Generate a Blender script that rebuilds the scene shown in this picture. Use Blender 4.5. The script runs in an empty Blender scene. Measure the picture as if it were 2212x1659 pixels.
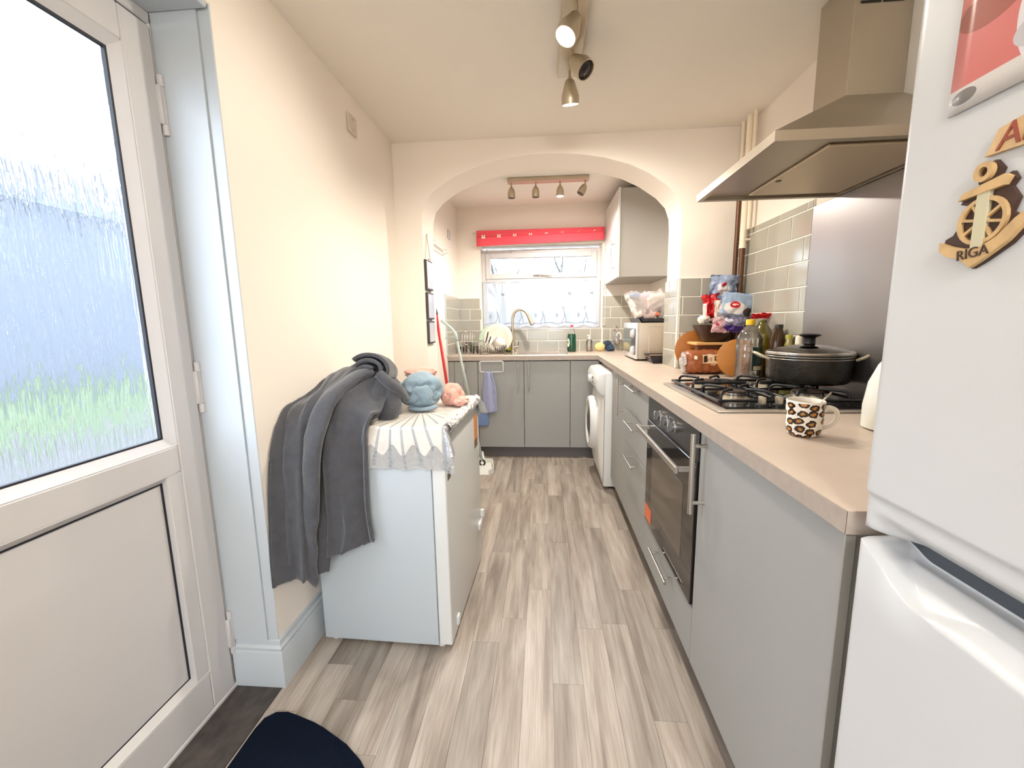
import bpy, bmesh, math, random
from mathutils import Vector, Matrix, noise
random.seed(7)
sc = bpy.context.scene
PI = math.pi

# ---------------------------------------------------------------- camera, world, lights, exposure
cam_d = bpy.data.cameras.new('camera'); cam = bpy.data.objects.new('camera', cam_d)
sc.collection.objects.link(cam); sc.camera = cam
F_PX, YAW, PITCH, ROLL = 892.0, 0.078246, 0.148623, -0.015375
cam_d.sensor_width = 36.0; cam_d.lens = F_PX / 2212 * 36.0; cam_d.clip_start = 0.02
fwd = Vector((-math.sin(YAW)*math.cos(PITCH), math.cos(YAW)*math.cos(PITCH), -math.sin(PITCH)))
rt = Vector((math.cos(YAW), math.sin(YAW), 0)); up = rt.cross(fwd)
r2 = rt*math.cos(ROLL) + up*math.sin(ROLL); u2 = up*math.cos(ROLL) - rt*math.sin(ROLL)
mw = Matrix((r2, u2, -fwd)).transposed().to_4x4(); mw.translation = (0, 0, 1.2)
cam.matrix_world = mw

w = bpy.data.worlds.new('overcast_sky'); sc.world = w; w.use_nodes = True
wn = w.node_tree.nodes; wl = w.node_tree.links
bg = wn['Background']
tc = wn.new('ShaderNodeTexCoord'); sx = wn.new('ShaderNodeSeparateXYZ'); rp = wn.new('ShaderNodeValToRGB')
wl.new(tc.outputs['Generated'], sx.inputs[0]); wl.new(sx.outputs['Z'], rp.inputs[0]); wl.new(rp.outputs[0], bg.inputs[0])
rp.color_ramp.elements[0].position = 0.0; rp.color_ramp.elements[0].color = (0.80, 0.88, 1.0, 1)
rp.color_ramp.elements[1].position = 0.6; rp.color_ramp.elements[1].color = (0.74, 0.86, 1.0, 1)
bg.inputs[1].default_value = 8.0

def area_light(name, loc, direction, sx_, sy_, energy, col, portal=False):
    d = bpy.data.lights.new(name, 'AREA'); d.shape = 'RECTANGLE'; d.size = sx_; d.size_y = sy_
    d.energy = energy; d.color = col
    o = bpy.data.objects.new(name, d); sc.collection.objects.link(o); o.location = loc
    o.rotation_euler = Vector(direction).to_track_quat('-Z', 'Y').to_euler()
    if portal: d.cycles.is_portal = True
    return o
area_light('door_portal', (-1.12, 0.62, 1.38), (1, 0, 0), 1.05, 1.05, 1, (1, 1, 1), True)
area_light('window_portal', (-0.03, 4.30, 1.5), (0, -1, 0), 1.2, 0.85, 1, (1, 1, 1), True)
area_light('rear_opening_portal', (0.0, -1.72, 1.15), (0, 1, 0), .9, 2.0, 1, (1, 1, 1), True)  # samples sky through the opening added in the unseen rear wall

vs = sc.view_settings
sc.display_settings.display_device = 'sRGB'
vs.view_transform = 'Standard'; vs.look = 'None'; vs.gamma = 1.0; vs.use_curve_mapping = False
vs.exposure = 0.02
cy = sc.cycles
cy.use_denoising = True
cy.max_bounces = 10; cy.diffuse_bounces = 5; cy.glossy_bounces = 4; cy.transmission_bounces = 6; cy.transparent_max_bounces = 16
cy.sample_clamp_indirect = 6.0; cy.caustics_reflective = False; cy.caustics_refractive = True
cy.blur_glossy = 0.5

# ---------------------------------------------------------------- materials
def S(r, g, b):
    f = lambda c: (c/255/12.92) if c/255 <= .04045 else ((c/255+.055)/1.055)**2.4
    return (f(r), f(g), f(b))
MATS = {}
def M(name, col=(.8, .8, .8), rough=.5, metal=0., spec=.5, noise=None, bump=None, emit=None, coat=0., sheen=0., alpha=1., trans=0., stretch=None, coords='Object', rand=0., sss=0.):
    """principled material; noise=(scale, dark factor), bump=(scale, strength), stretch = mapping scale"""
    if name in MATS: return MATS[name]
    m = bpy.data.materials.new(name); m.use_nodes = True; MATS[name] = m
    nt = m.node_tree; n = nt.nodes; l = nt.links; b = n['Principled BSDF']
    b.inputs['Base Color'].default_value = (*col, 1); b.inputs['Roughness'].default_value = rough
    b.inputs['Metallic'].default_value = metal; b.inputs['Specular IOR Level'].default_value = spec
    b.inputs['Coat Weight'].default_value = coat; b.inputs['Sheen Weight'].default_value = sheen
    b.inputs['Alpha'].default_value = alpha; b.inputs['Transmission Weight'].default_value = trans
    if sss: b.inputs['Subsurface Weight'].default_value = sss
    if emit:
        b.inputs['Emission Color'].default_value = (*emit[0], 1); b.inputs['Emission Strength'].default_value = emit[1]
    vec = None
    if noise or bump:
        t = n.new('ShaderNodeTexCoord'); mp = n.new('ShaderNodeMapping'); l.new(t.outputs[coords], mp.inputs[0]); vec = mp.outputs[0]
        if stretch: mp.inputs['Scale'].default_value = stretch
    if noise:
        tx = n.new('ShaderNodeTexNoise'); tx.inputs['Scale'].default_value = noise[0]; tx.inputs['Detail'].default_value = 5; l.new(vec, tx.inputs[0])
        r = n.new('ShaderNodeValToRGB'); l.new(tx.outputs[0], r.inputs[0])
        d = noise[1]; r.color_ramp.elements[0].position = .3; r.color_ramp.elements[1].position = .7
        c2 = noise[2] if len(noise) > 2 else tuple(c*d for c in col)
        r.color_ramp.elements[0].color = (*c2, 1); r.color_ramp.elements[1].color = (*col, 1)
        l.new(r.outputs[0], b.inputs['Base Color'])
    if bump:
        tb = n.new('ShaderNodeTexNoise'); tb.inputs['Scale'].default_value = bump[0]; tb.inputs['Detail'].default_value = 4; l.new(vec, tb.inputs[0])
        bp = n.new('ShaderNodeBump'); bp.inputs['Strength'].default_value = bump[1]; bp.inputs['Distance'].default_value = .01
        l.new(tb.outputs[0], bp.inputs['Height']); l.new(bp.outputs[0], b.inputs['Normal'])
    return m

def clear(name, col, gloss=.08, diffuse=0., dcol=None, rough=.03):
    """thin see-through plastic or glass: tinted transparency, fresnel gloss and a share of diffuse"""
    if name in MATS: return MATS[name]
    m = bpy.data.materials.new(name); m.use_nodes = True; MATS[name] = m
    nt = m.node_tree; n = nt.nodes; l = nt.links; n.remove(n['Principled BSDF']); out = n['Material Output']
    tr = n.new('ShaderNodeBsdfTransparent'); tr.inputs[0].default_value = (*col, 1)
    sh = tr.outputs[0]
    if diffuse:
        df = n.new('ShaderNodeBsdfDiffuse'); df.inputs[0].default_value = (*(dcol or col), 1)
        mx = n.new('ShaderNodeMixShader'); mx.inputs[0].default_value = diffuse; l.new(sh, mx.inputs[1]); l.new(df.outputs[0], mx.inputs[2]); sh = mx.outputs[0]
    gl = n.new('ShaderNodeBsdfGlossy'); gl.inputs['Roughness'].default_value = rough; gl.inputs[0].default_value = (1, 1, 1, 1)
    fr = n.new('ShaderNodeFresnel'); fr.inputs[0].default_value = 1.45
    ad = n.new('ShaderNodeMath'); ad.operation = 'ADD'; ad.inputs[1].default_value = gloss - .03; ad.use_clamp = True; l.new(fr.outputs[0], ad.inputs[0])
    m2 = n.new('ShaderNodeMixShader'); l.new(ad.outputs[0], m2.inputs[0]); l.new(sh, m2.inputs[1]); l.new(gl.outputs[0], m2.inputs[2])
    l.new(m2.outputs[0], out.inputs[0])
    return m

def printed(name, base, shapes, rough=.35, bump=None, metal=0., alpha=1.):
    """flat print on the UV square: shapes = ('e'|'r', cx, cy, rx, ry, colour)"""
    if name in MATS: return MATS[name]
    m = M(name, base, rough, metal, bump=bump, alpha=alpha); nt = m.node_tree; n = nt.nodes; l = nt.links; b = n['Principled BSDF']
    uv = n.new('ShaderNodeTexCoord'); cur = None
    for k, cx, cy, rx, ry, c in shapes:
        mp = n.new('ShaderNodeMapping'); mp.inputs['Location'].default_value = (-cx/rx, -cy/ry, 0); mp.inputs['Scale'].default_value = (1/rx, 1/ry, 0)
        l.new(uv.outputs['UV'], mp.inputs[0])
        if k == 'e':
            v = n.new('ShaderNodeVectorMath'); v.operation = 'LENGTH'; l.new(mp.outputs[0], v.inputs[0]); o = v.outputs['Value']
        else:
            a = n.new('ShaderNodeVectorMath'); a.operation = 'ABSOLUTE'; l.new(mp.outputs[0], a.inputs[0])
            s = n.new('ShaderNodeSeparateXYZ'); l.new(a.outputs[0], s.inputs[0])
            x = n.new('ShaderNodeMath'); x.operation = 'MAXIMUM'; l.new(s.outputs[0], x.inputs[0]); l.new(s.outputs[1], x.inputs[1]); o = x.outputs[0]
        lt = n.new('ShaderNodeMath'); lt.operation = 'LESS_THAN'; lt.inputs[1].default_value = 1.0; l.new(o, lt.inputs[0])
        mx = n.new('ShaderNodeMix'); mx.data_type = 'RGBA'; l.new(lt.outputs[0], mx.inputs[0])
        if cur is None: mx.inputs[6].default_value = (*base, 1)
        else: l.new(cur, mx.inputs[6])
        mx.inputs[7].default_value = (*c, 1); cur = mx.outputs[2]
    if cur: l.new(cur, b.inputs['Base Color'])
    return m

WALL = M('cream_wall_paint', S(242, 233, 222), .75, spec=.25, bump=(220, .05))
CEIL = M('white_ceiling_paint', S(238, 232, 222), .85, spec=.2, bump=(160, .06))
WHITE = M('white_gloss_paint', S(192, 199, 204), .35)
UPVC = M('white_plastic_frame', S(203, 200, 199), .32)
GASKET = M('black_gasket', S(24, 24, 34), .6)
APPL = M('white_enamel', S(218, 219, 217), .28)
CAB = M('matt_grey_laminate', S(156, 157, 155), .5, spec=.35, bump=(900, .02))
CARC = M('grey_carcass', S(150, 149, 146), .6)
PLINTH = M('dark_plinth', S(96, 92, 92), .5)
STEEL = M('brushed_steel', S(196, 190, 182), .34, .9, bump=(60, .03), stretch=(1, 1, 14))
CHROME = M('satin_nickel', S(205, 200, 192), .25, 1.)
STONE = M('stone_laminate', S(204, 187, 171), .38, noise=(9, .9), bump=(400, .01))
EDGE = M('laminate_edge', S(172, 160, 150), .45, noise=(40, .88))
GROUT = M('pale_grout', S(250, 244, 230), .8)
TILE = M('sage_grey_gloss_tile', S(170, 166, 154), .12, noise=(2.2, .95))
BLACK = M('black_plastic', S(22, 21, 22), .35)
BLACKENAMEL = M('black_iron', S(20, 19, 21), .45)
DARKGLASS = M('dark_oven_glass', S(30, 25, 22), .06, spec=.7)

# ---------------------------------------------------------------- mesh helpers
def link(o):
    sc.collection.objects.link(o); return o
def thing(name, label, cat, loc=(0, 0, 0), group=None):
    o = bpy.data.objects.new(name, None); link(o); o.location = loc; o.empty_display_size = .05
    o['label'] = label; o['category'] = cat
    if group: o['group'] = group
    return o
def tag(o, label, cat, group=None):
    o['label'] = label; o['category'] = cat
    if group: o['group'] = group
    return o
def obj(name, bm, mat, parent=None, smooth=False, label=None, auto=None):
    """bm in world coordinates -> one mesh object (child of parent when given)"""
    me = bpy.data.meshes.new(name); bmesh.ops.recalc_face_normals(bm, faces=bm.faces); bm.to_mesh(me); bm.free()
    if mat: me.materials.append(mat)
    if smooth:
        for p in me.polygons: p.use_smooth = True
    o = bpy.data.objects.new(name, me); link(o)
    if auto is not None:
        for p in me.polygons: p.use_smooth = True
        try: me.set_sharp_from_angle(angle=math.radians(auto))
        except Exception: pass
    if parent:
        o.parent = parent
        q = parent; loc = Vector((0, 0, 0))
        while q: loc += q.location; q = q.parent
        o.location = -loc
    if label: o['label'] = label
    return o
def solo(name, bm, mat, label, cat, group=None, smooth=False, auto=None):
    return tag(obj(name, bm, mat, None, smooth, auto=auto), label, cat, group)
def struct(name, bm, mat, parent=None, **k):
    o = obj(name, bm, mat, parent, **k)
    if parent is None: o['kind'] = 'structure'
    return o
def B(): return bmesh.new()
def box(bm, a, b, bev=0., seg=1):
    lo = [min(a[i], b[i]) for i in range(3)]; hi = [max(a[i], b[i]) for i in range(3)]
    vs_ = [bm.verts.new((x, y, z)) for x in (lo[0], hi[0]) for y in (lo[1], hi[1]) for z in (lo[2], hi[2])]
    idx = [(0, 1, 3, 2), (4, 6, 7, 5), (0, 4, 5, 1), (2, 3, 7, 6), (0, 2, 6, 4), (1, 5, 7, 3)]
    fs = [bm.faces.new([vs_[i] for i in f]) for f in idx]
    if bev:
        es = list({e for f in fs for e in f.edges})
        bmesh.ops.bevel(bm, geom=es, offset=bev, segments=seg, profile=.5, affect='EDGES', clamp_overlap=True)
    return bm
def frame_of(d):
    d = d.normalized(); a = Vector((0, 0, 1)) if abs(d.z) < .9 else Vector((1, 0, 0))
    u = d.cross(a).normalized(); return u, d.cross(u).normalized()
def tube(bm, pts, r, n=10, cap=True, closed=False, flat=1.):
    pts = [Vector(p) for p in pts]; rs = r if isinstance(r, (list, tuple)) else [r]*len(pts)
    rings = []; pu = None
    for i, p in enumerate(pts):
        if closed: d = pts[(i+1) % len(pts)] - pts[i-1]
        else: d = pts[min(i+1, len(pts)-1)] - pts[max(i-1, 0)]
        d.normalize()
        if pu is None: u, v = frame_of(d)
        else:
            u = (pu - d*pu.dot(d)).normalized(); v = d.cross(u)
        pu = u
        rings.append([bm.verts.new(p + u*math.cos(2*PI*k/n)*rs[i] + v*math.sin(2*PI*k/n)*rs[i]*flat) for k in range(n)])
    m = len(rings)
    for i in range(m if closed else m-1):
        a, b = rings[i], rings[(i+1) % m]
        for k in range(n): bm.faces.new((a[k], a[(k+1) % n], b[(k+1) % n], b[k]))
    if cap and not closed:
        bm.faces.new(rings[0][::-1]); bm.faces.new(rings[-1])
    return bm
def cyl(bm, a, b, r, n=20, r2=None):
    return tube(bm, [a, b], [r, r if r2 is None else r2], n)
def lathe(bm, c, prof, n=32, axis='z', cap=True):
    """prof: (radius, height) from bottom to top around c"""
    c = Vector(c); rings = []
    for r, h in prof:
        ring = []
        for k in range(n):
            a = 2*PI*k/n; x, y = r*math.cos(a), r*math.sin(a)
            ring.append(bm.verts.new(c + (Vector((x, y, h)) if axis == 'z' else Vector((h, x, y)) if axis == 'x' else Vector((x, h, y)))))
        rings.append(ring)
    for i in range(len(rings)-1):
        for k in range(n): bm.faces.new((rings[i][k], rings[i][(k+1) % n], rings[i+1][(k+1) % n], rings[i+1][k]))
    if cap:
        bm.faces.new(rings[0][::-1]); bm.faces.new(rings[-1])
    return bm
def prism(bm, poly, ax, a, b):
    """polygon in the two other axes (cyclic order) extruded along ax from a to b"""
    def P3(p, h):
        return {0: (h, p[0], p[1]), 1: (p[0], h, p[1]), 2: (p[0], p[1], h)}[ax]
    lo = [bm.verts.new(P3(p, a)) for p in poly]; hi = [bm.verts.new(P3(p, b)) for p in poly]
    n = len(poly)
    bm.faces.new(lo); bm.faces.new(hi[::-1])
    for i in range(n): bm.faces.new((lo[i], hi[i], hi[(i+1) % n], lo[(i+1) % n]))
    return bm
def slab(bm, xs, ys, occ, z0, z1):
    """flat slab made of grid cells where occ(x, y) holds at the cell's centre"""
    V = {}
    def v(i, j, z):
        k = (i, j, z)
        if k not in V: V[k] = bm.verts.new((xs[i], ys[j], z))
        return V[k]
    nx, ny = len(xs)-1, len(ys)-1
    O = lambda i, j: 0 <= i < nx and 0 <= j < ny and occ((xs[i]+xs[i+1])/2, (ys[j]+ys[j+1])/2)
    for i in range(nx):
        for j in range(ny):
            if not O(i, j): continue
            bm.faces.new((v(i, j, z1), v(i+1, j, z1), v(i+1, j+1, z1), v(i, j+1, z1)))
            bm.faces.new((v(i, j, z0), v(i, j+1, z0), v(i+1, j+1, z0), v(i+1, j, z0)))
            for di, dj, p, q in ((-1, 0, (i, j), (i, j+1)), (1, 0, (i+1, j+1), (i+1, j)), (0, -1, (i+1, j), (i, j)), (0, 1, (i, j+1), (i+1, j+1))):
                if not O(i+di, j+dj):
                    bm.faces.new((v(*p, z0), v(*p, z1), v(*q, z1), v(*q, z0)))
    return bm
def sheet(name, fn, nu, nv, mat, parent=None, thick=0., smooth=True, sub=0, label=None, closed=False):
    me = bpy.data.meshes.new(name); vs_ = []; fs = []; uvs = []
    for j in range(nv+1):
        for i in range(nu+1): vs_.append(tuple(fn(i/nu, j/nv)))
    for j in range(nv):
        for i in range(nu):
            a = j*(nu+1)+i; fs.append((a, a+1, a+nu+2, a+nu+1))
            uvs += [(i/nu, j/nv), ((i+1)/nu, j/nv), ((i+1)/nu, (j+1)/nv), (i/nu, (j+1)/nv)]
    me.from_pydata(vs_, [], fs); ul = me.uv_layers.new(name='UVMap')
    for k, c in enumerate(uvs): ul.data[k].uv = c
    for p in me.polygons: p.use_smooth = smooth
    me.materials.append(mat); o = bpy.data.objects.new(name, me); link(o)
    if thick:
        md = o.modifiers.new('solid', 'SOLIDIFY'); md.thickness = thick; md.offset = 0
    if sub:
        md = o.modifiers.new('sub', 'SUBSURF'); md.levels = sub; md.render_levels = sub
    if parent:
        o.parent = parent; q = parent; loc = Vector((0, 0, 0))
        while q: loc += q.location; q = q.parent
        o.location = -loc
    if label: o['label'] = label
    return o
def lerp(a, b, t): return a + (b-a)*t
def sstep(a, b, x):
    t = max(0., min(1., (x-a)/(b-a))); return t*t*(3-2*t)
def crom(pts, t):
    """Catmull-Rom through pts, t in 0..1"""
    n = len(pts)-1; s = min(max(t, 0), .99999)*n; i = int(s); f = s-i
    p = [Vector(pts[min(max(k, 0), n)]) for k in (i-1, i, i+1, i+2)]
    return .5*((2*p[1]) + (p[2]-p[0])*f + (2*p[0]-5*p[1]+4*p[2]-p[3])*f*f + (3*p[1]-p[0]-3*p[2]+p[3])*f**3)
def smooth_path(pts, n): return [crom(pts, k/n) for k in range(n+1)]
def blob(bm, c, rad, amp=.15, freq=8., sub=4, seed=0, ridge=False, flat_z=None, warp=None):
    tmp = bmesh.new(); bmesh.ops.create_icosphere(tmp, subdivisions=sub, radius=1.)
    mp = {}
    for v in tmp.verts:
        p = v.co.copy(); q = Vector((p.x*rad[0], p.y*rad[1], p.z*rad[2]))
        s = noise.noise(q*freq + Vector((seed*3.1, seed*1.7, seed)))
        if ridge: s = 1 - 2*abs(s)*1.6
        s2 = noise.noise(q*freq*2.3 + Vector((seed, 5, seed*2)))
        q *= 1 + amp*s + amp*.4*s2
        if warp: q = warp(q)
        q += Vector(c)
        if flat_z is not None and q.z < flat_z: q.z = flat_z + (q.z-flat_z)*.03
        mp[v] = bm.verts.new(q)
    for f in tmp.faces: bm.faces.new([mp[v] for v in f.verts])
    tmp.free(); return bm
def swirl(bm, c, rad, turns, amp, seed, flat_z, sub=6):
    """ball of cloth: deep creases that wind round the side facing the room"""
    tmp = bmesh.new(); bmesh.ops.create_icosphere(tmp, subdivisions=sub, radius=1.); mp = {}
    for v in tmp.verts:
        p = v.co; nz = noise.noise(p*1.7+Vector((seed, 0, 0))); nz2 = noise.noise(p*4+Vector((0, seed, 0)))
        a = math.atan2(p.z-.12, p.x+.1); r = math.hypot(p.x+.1, p.z-.12)
        ph = turns*a + 6.5*r + 2.4*nz + .7*nz2
        k = abs(math.sin(ph*.5)); d = 1 + amp*(k**.6 - .65) + .05*nz
        q = Vector((p.x*rad[0], p.y*rad[1], p.z*rad[2]))*d + Vector(c)
        if q.z < flat_z: q.z = flat_z + (q.z-flat_z)*.02
        mp[v] = bm.verts.new(q)
    for f in tmp.faces: bm.faces.new([mp[v] for v in f.verts])
    tmp.free(); return bm
def pillow(name, c, wdt, hgt, dep, mat, parent=None, yaw=0., lean=0., roll=0., crumple=.006, seed=0, n=22):
    """a sealed packet: two bulging skins pinched at the edge, UV on its face"""
    c = Vector(c)
    R = Matrix.Rotation(yaw, 3, 'Z') @ Matrix.Rotation(lean, 3, 'X') @ Matrix.Rotation(roll, 3, 'Y')
    me = bpy.data.meshes.new(name); vs_, fs, uvs = [], [], []
    for side in (-1, 1):
        base = len(vs_)
        for j in range(n+1):
            for i in range(n+1):
                u, v = i/n*2-1, j/n*2-1
                pr = max(0, (1-u*u))**.55 * max(0, (1-v*v))**.55
                q = Vector((u*wdt/2*(1-.06*v*v*0), side*dep/2*pr, v*hgt/2))
                k = noise.noise(Vector((u*2.3+seed*7, v*2.3, seed*3+side*.3)))*1.5 + noise.noise(Vector((u*5+seed, v*5, seed*5+side)))*.8
                q.y += k*crumple; q.x += noise.noise(Vector((seed, v*3, 1)))*crumple*.8; q.z += noise.noise(Vector((u*3, seed, 2)))*crumple*.8
                vs_.append(tuple(R @ q + c))
        for j in range(n):
            for i in range(n):
                a = base+j*(n+1)+i; f = (a, a+1, a+n+2, a+n+1); fs.append(f if side < 0 else f[::-1])
                t = [(i/n, j/n), ((i+1)/n, j/n), ((i+1)/n, (j+1)/n), (i/n, (j+1)/n)]
                uvs += t if side < 0 else t[::-1]
    me.from_pydata(vs_, [], fs); ul = me.uv_layers.new(name='UVMap')
    for k, cc in enumerate(uvs): ul.data[k].uv = cc
    for p in me.polygons: p.use_smooth = True
    me.materials.append(mat); o = bpy.data.objects.new(name, me); link(o)
    if parent:
        o.parent = parent; q = parent; loc = Vector((0, 0, 0))
        while q: loc += q.location; q = q.parent
        o.location = -loc
    return o
def bar_handle(parent, a, b, face, out, r=.006, mat=None):
    """straight bar from a to b standing off the face along out; posts near both ends"""
    a, b, out = Vector(a), Vector(b), Vector(out); bm = B(); cyl(bm, a, b, r, 12)
    d = (b-a).normalized(); L = (b-a).length
    for t in (L*.14, L*.86):
        p = a + d*t; k = (Vector(face)-p).dot(out); cyl(bm, p, p+out*k, r*.75, 10)
    return obj('handle', bm, mat or CHROME, parent, auto=40)

# ---------------------------------------------------------------- room shell
XL, XR, YA, YA2, YB, ZC, ZC2 = -.882, 1.115, 2.53, 2.78, 4.10, 2.24, 2.285
XLB, XRB = -.835, 1.0
YD = 1.17            # far side of the door recess
XD = -1.04           # plane of the door
YN, YF = .20, -1.7   # near side of the door recess, wall behind the camera

bm = B(); slab(bm, [-1.30, XL, 1.2], [YF-.1, YN, YD, YB+.2], lambda x, y: x > XL or YN < y < YD or y > YD, -.12, -.003)
floor = struct('floor', bm, M('vinyl_underlay', S(120, 112, 102), .7))
# wood-print planks, one object each
def plank_mat():
    m = bpy.data.materials.new('washed_oak_vinyl'); m.use_nodes = True; nt = m.node_tree; n = nt.nodes; l = nt.links; b = n['Principled BSDF']
    b.inputs['Roughness'].default_value = .42; b.inputs['Specular IOR Level'].default_value = .4
    t = n.new('ShaderNodeTexCoord'); oi = n.new('ShaderNodeObjectInfo')
    cmb = n.new('ShaderNodeCombineXYZ'); mul = n.new('ShaderNodeMath'); mul.operation = 'MULTIPLY'; mul.inputs[1].default_value = 37.
    l.new(oi.outputs['Random'], mul.inputs[0]); l.new(mul.outputs[0], cmb.inputs[2]); l.new(mul.outputs[0], cmb.inputs[0])
    add = n.new('ShaderNodeVectorMath'); l.new(t.outputs['Object'], add.inputs[0]); l.new(cmb.outputs[0], add.inputs[1])
    mp = n.new('ShaderNodeMapping'); mp.inputs['Scale'].default_value = (9, .9, 1); l.new(add.outputs[0], mp.inputs[0])
    n1 = n.new('ShaderNodeTexNoise'); n1.inputs['Scale'].default_value = 2.2; n1.inputs['Detail'].default_value = 6; n1.inputs['Distortion'].default_value = .6; l.new(mp.outputs[0], n1.inputs[0])
    r1 = n.new('ShaderNodeValToRGB'); e = r1.color_ramp.elements
    e[0].position = .28; e[0].color = (*S(132, 120, 110), 1); e[1].position = .72; e[1].color = (*S(190, 181, 171), 1)
    em = e.new(.5); em.color = (*S(167, 156, 145), 1); l.new(n1.outputs[0], r1.inputs[0])
    mp2 = n.new('ShaderNodeMapping'); mp2.inputs['Scale'].default_value = (60, 2.5, 1); l.new(add.outputs[0], mp2.inputs[0])
    n2 = n.new('ShaderNodeTexNoise'); n2.inputs['Scale'].default_value = 3; n2.inputs['Detail'].default_value = 3; l.new(mp2.outputs[0], n2.inputs[0])
    r2_ = n.new('ShaderNodeValToRGB'); r2_.color_ramp.elements[0].position = .35; r2_.color_ramp.elements[0].color = (.78, .76, .74, 1); r2_.color_ramp.elements[1].position = .6; r2_.color_ramp.elements[1].color = (1, 1, 1, 1)
    l.new(n2.outputs[0], r2_.inputs[0])
    m1 = n.new('ShaderNodeMix'); m1.data_type = 'RGBA'; m1.blend_type = 'MULTIPLY'; m1.inputs[0].default_value = .8; l.new(r1.outputs[0], m1.inputs[6]); l.new(r2_.outputs[0], m1.inputs[7])
    hs = n.new('ShaderNodeHueSaturation'); mr = n.new('ShaderNodeMapRange'); mr.inputs[3].default_value = .78; mr.inputs[4].default_value = 1.14
    l.new(oi.outputs['Random'], mr.inputs[0]); l.new(mr.outputs[0], hs.inputs['Value']); l.new(m1.outputs[2], hs.inputs['Color']); l.new(hs.outputs[0], b.inputs['Base Color'])
    return m
PLK = plank_mat(); pw = .1005; cols = 15; x0 = XL+.004
for i in range(cols):
    xa = x0+i*pw; y = -.25 - random.random()*.6
    while y < 3.60:
        L = random.choice((.62, .62, .78, .9)); ya, yb = max(y, -.25), min(y+L, 3.60)
        if yb-ya > .05:
            bm = B(); g = .0004
            a, b_ = (xa+g, ya+g, -.003), (xa+pw-g, yb-g, 0.)
            box(bm, a, b_)
            o = obj('plank', bm, PLK, floor)
        y += L
bm = B(); box(bm, (XD-.02, YN, -.003), (XL+.002, YD, .0008)); obj('threshold_vinyl', bm, M('dark_worn_vinyl', S(84, 77, 72), .5, noise=(26, .5, S(46, 42, 41)), bump=(60, .2), stretch=(1, .6, 1)), floor, label='dark mottled vinyl strip in the door recess')

# left wall with the door recess
bm = B()
box(bm, (-1.20, YD, -.1), (XL, YA2, ZC)); box(bm, (-1.20, YN, 2.045), (XL, YD, ZC)); box(bm, (-1.20, YF, -.1), (XL, YN, ZC))
wall_left = struct('wall_left', bm, WALL)
bm = B(); box(bm, (-1.0, YA2, -.1), (XLB, YB+.15, ZC2)); wall_left_b = struct('wall_left', bm, M('white_wall_paint', S(240, 232, 220), .7, spec=.25, bump=(220, .05)))
bm = B(); box(bm, (XR, YF, -.1), (XR+.12, YA, ZC)); wall_right = struct('wall_right', bm, WALL)
bm = B(); box(bm, (XRB, YA2, -.1), (XRB+.12, YB+.15, ZC2)); wall_right_b = struct('wall_right', bm, WALL)
# the wall behind the camera, with an unseen opening added to admit sky light
bm = B(); box(bm, (-1.2, YF-.12, -.1), (-.45, YF, ZC)); box(bm, (.45, YF-.12, -.1), (XR+.12, YF, ZC)); box(bm, (-.45, YF-.12, 2.0), (.45, YF, ZC))
struct('wall_front', bm, WALL)
# ceilings
bm = B(); box(bm, (-1.2, YF-.12, ZC), (XR+.12, YA, ZC+.1)); ceiling = struct('ceiling', bm, CEIL)
bm = B(); box(bm, (-1.0, YA2, ZC2), (XRB+.12, YB+.15, ZC2+.1)); struct('ceiling', bm, CEIL)
# wall with the arch
ARCH = [(-.723, 0.), (-.723, 1.77), (-.717, 1.85), (-.698, 1.912), (-.648, 1.966), (-.585, 2.008), (-.518, 2.044), (-.368, 2.098), (-.221, 2.131), (-.077, 2.146), (.052, 2.147), (.207, 2.136), (.348, 2.112), (.488, 2.071), (.594, 2.020), (.7, 1.948), (.757, 1.888), (.782, 1.82), (.787, 1.75), (.787, 0.)]
bm = B()
def arch_face(y, flip):
    top = 2.36
    for i in range(1, len(ARCH)-2):
        a, b_ = ARCH[i], ARCH[i+1]
        f = [bm.verts.new((a[0], y, a[1])), bm.verts.new((b_[0], y, b_[1])), bm.verts.new((b_[0], y, top)), bm.verts.new((a[0], y, top))]
        bm.faces.new(f)
for y in (YA, YA2): arch_face(y, 0)
for i in range(len(ARCH)-1):
    a, b_ = ARCH[i], ARCH[i+1]
    bm.faces.new([bm.verts.new((a[0], YA, a[1])), bm.verts.new((b_[0], YA, b_[1])), bm.verts.new((b_[0], YA2, b_[1])), bm.verts.new((a[0], YA2, a[1]))])
for xa, xb, zt in ((-1.0, -.723, 1.77), (.787, 1.235, 1.75)):
    for y in (YA, YA2):
        bm.faces.new([bm.verts.new(p) for p in ((xa, y, -.1), (xb, y, -.1), (xb, y, zt), (xa, y, zt))])
        bm.faces.new([bm.verts.new(p) for p in ((xa, y, zt), (xb, y, zt), (xb, y, 2.36), (xa, y, 2.36))])
bmesh.ops.remove_doubles(bm, verts=bm.verts, dist=.0005)
wall_arch = struct('wall_middle', bm, WALL, auto=35)
# back wall with the window opening
WX0, WX1, WZ0, WZ1 = -.612, .556, 1.128, 1.935
bm = B()
box(bm, (-1.0, YB, -.1), (WX0, YB+.25, 2.4)); box(bm, (WX1, YB, -.1), (XRB+.12, YB+.25, 2.4)); box(bm, (WX0, YB, -.1), (WX1, YB+.25, WZ0)); box(bm, (WX0, YB, WZ1), (WX1, YB+.25, 2.4))
wall_back = struct('wall_back', bm, WALL)

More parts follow.
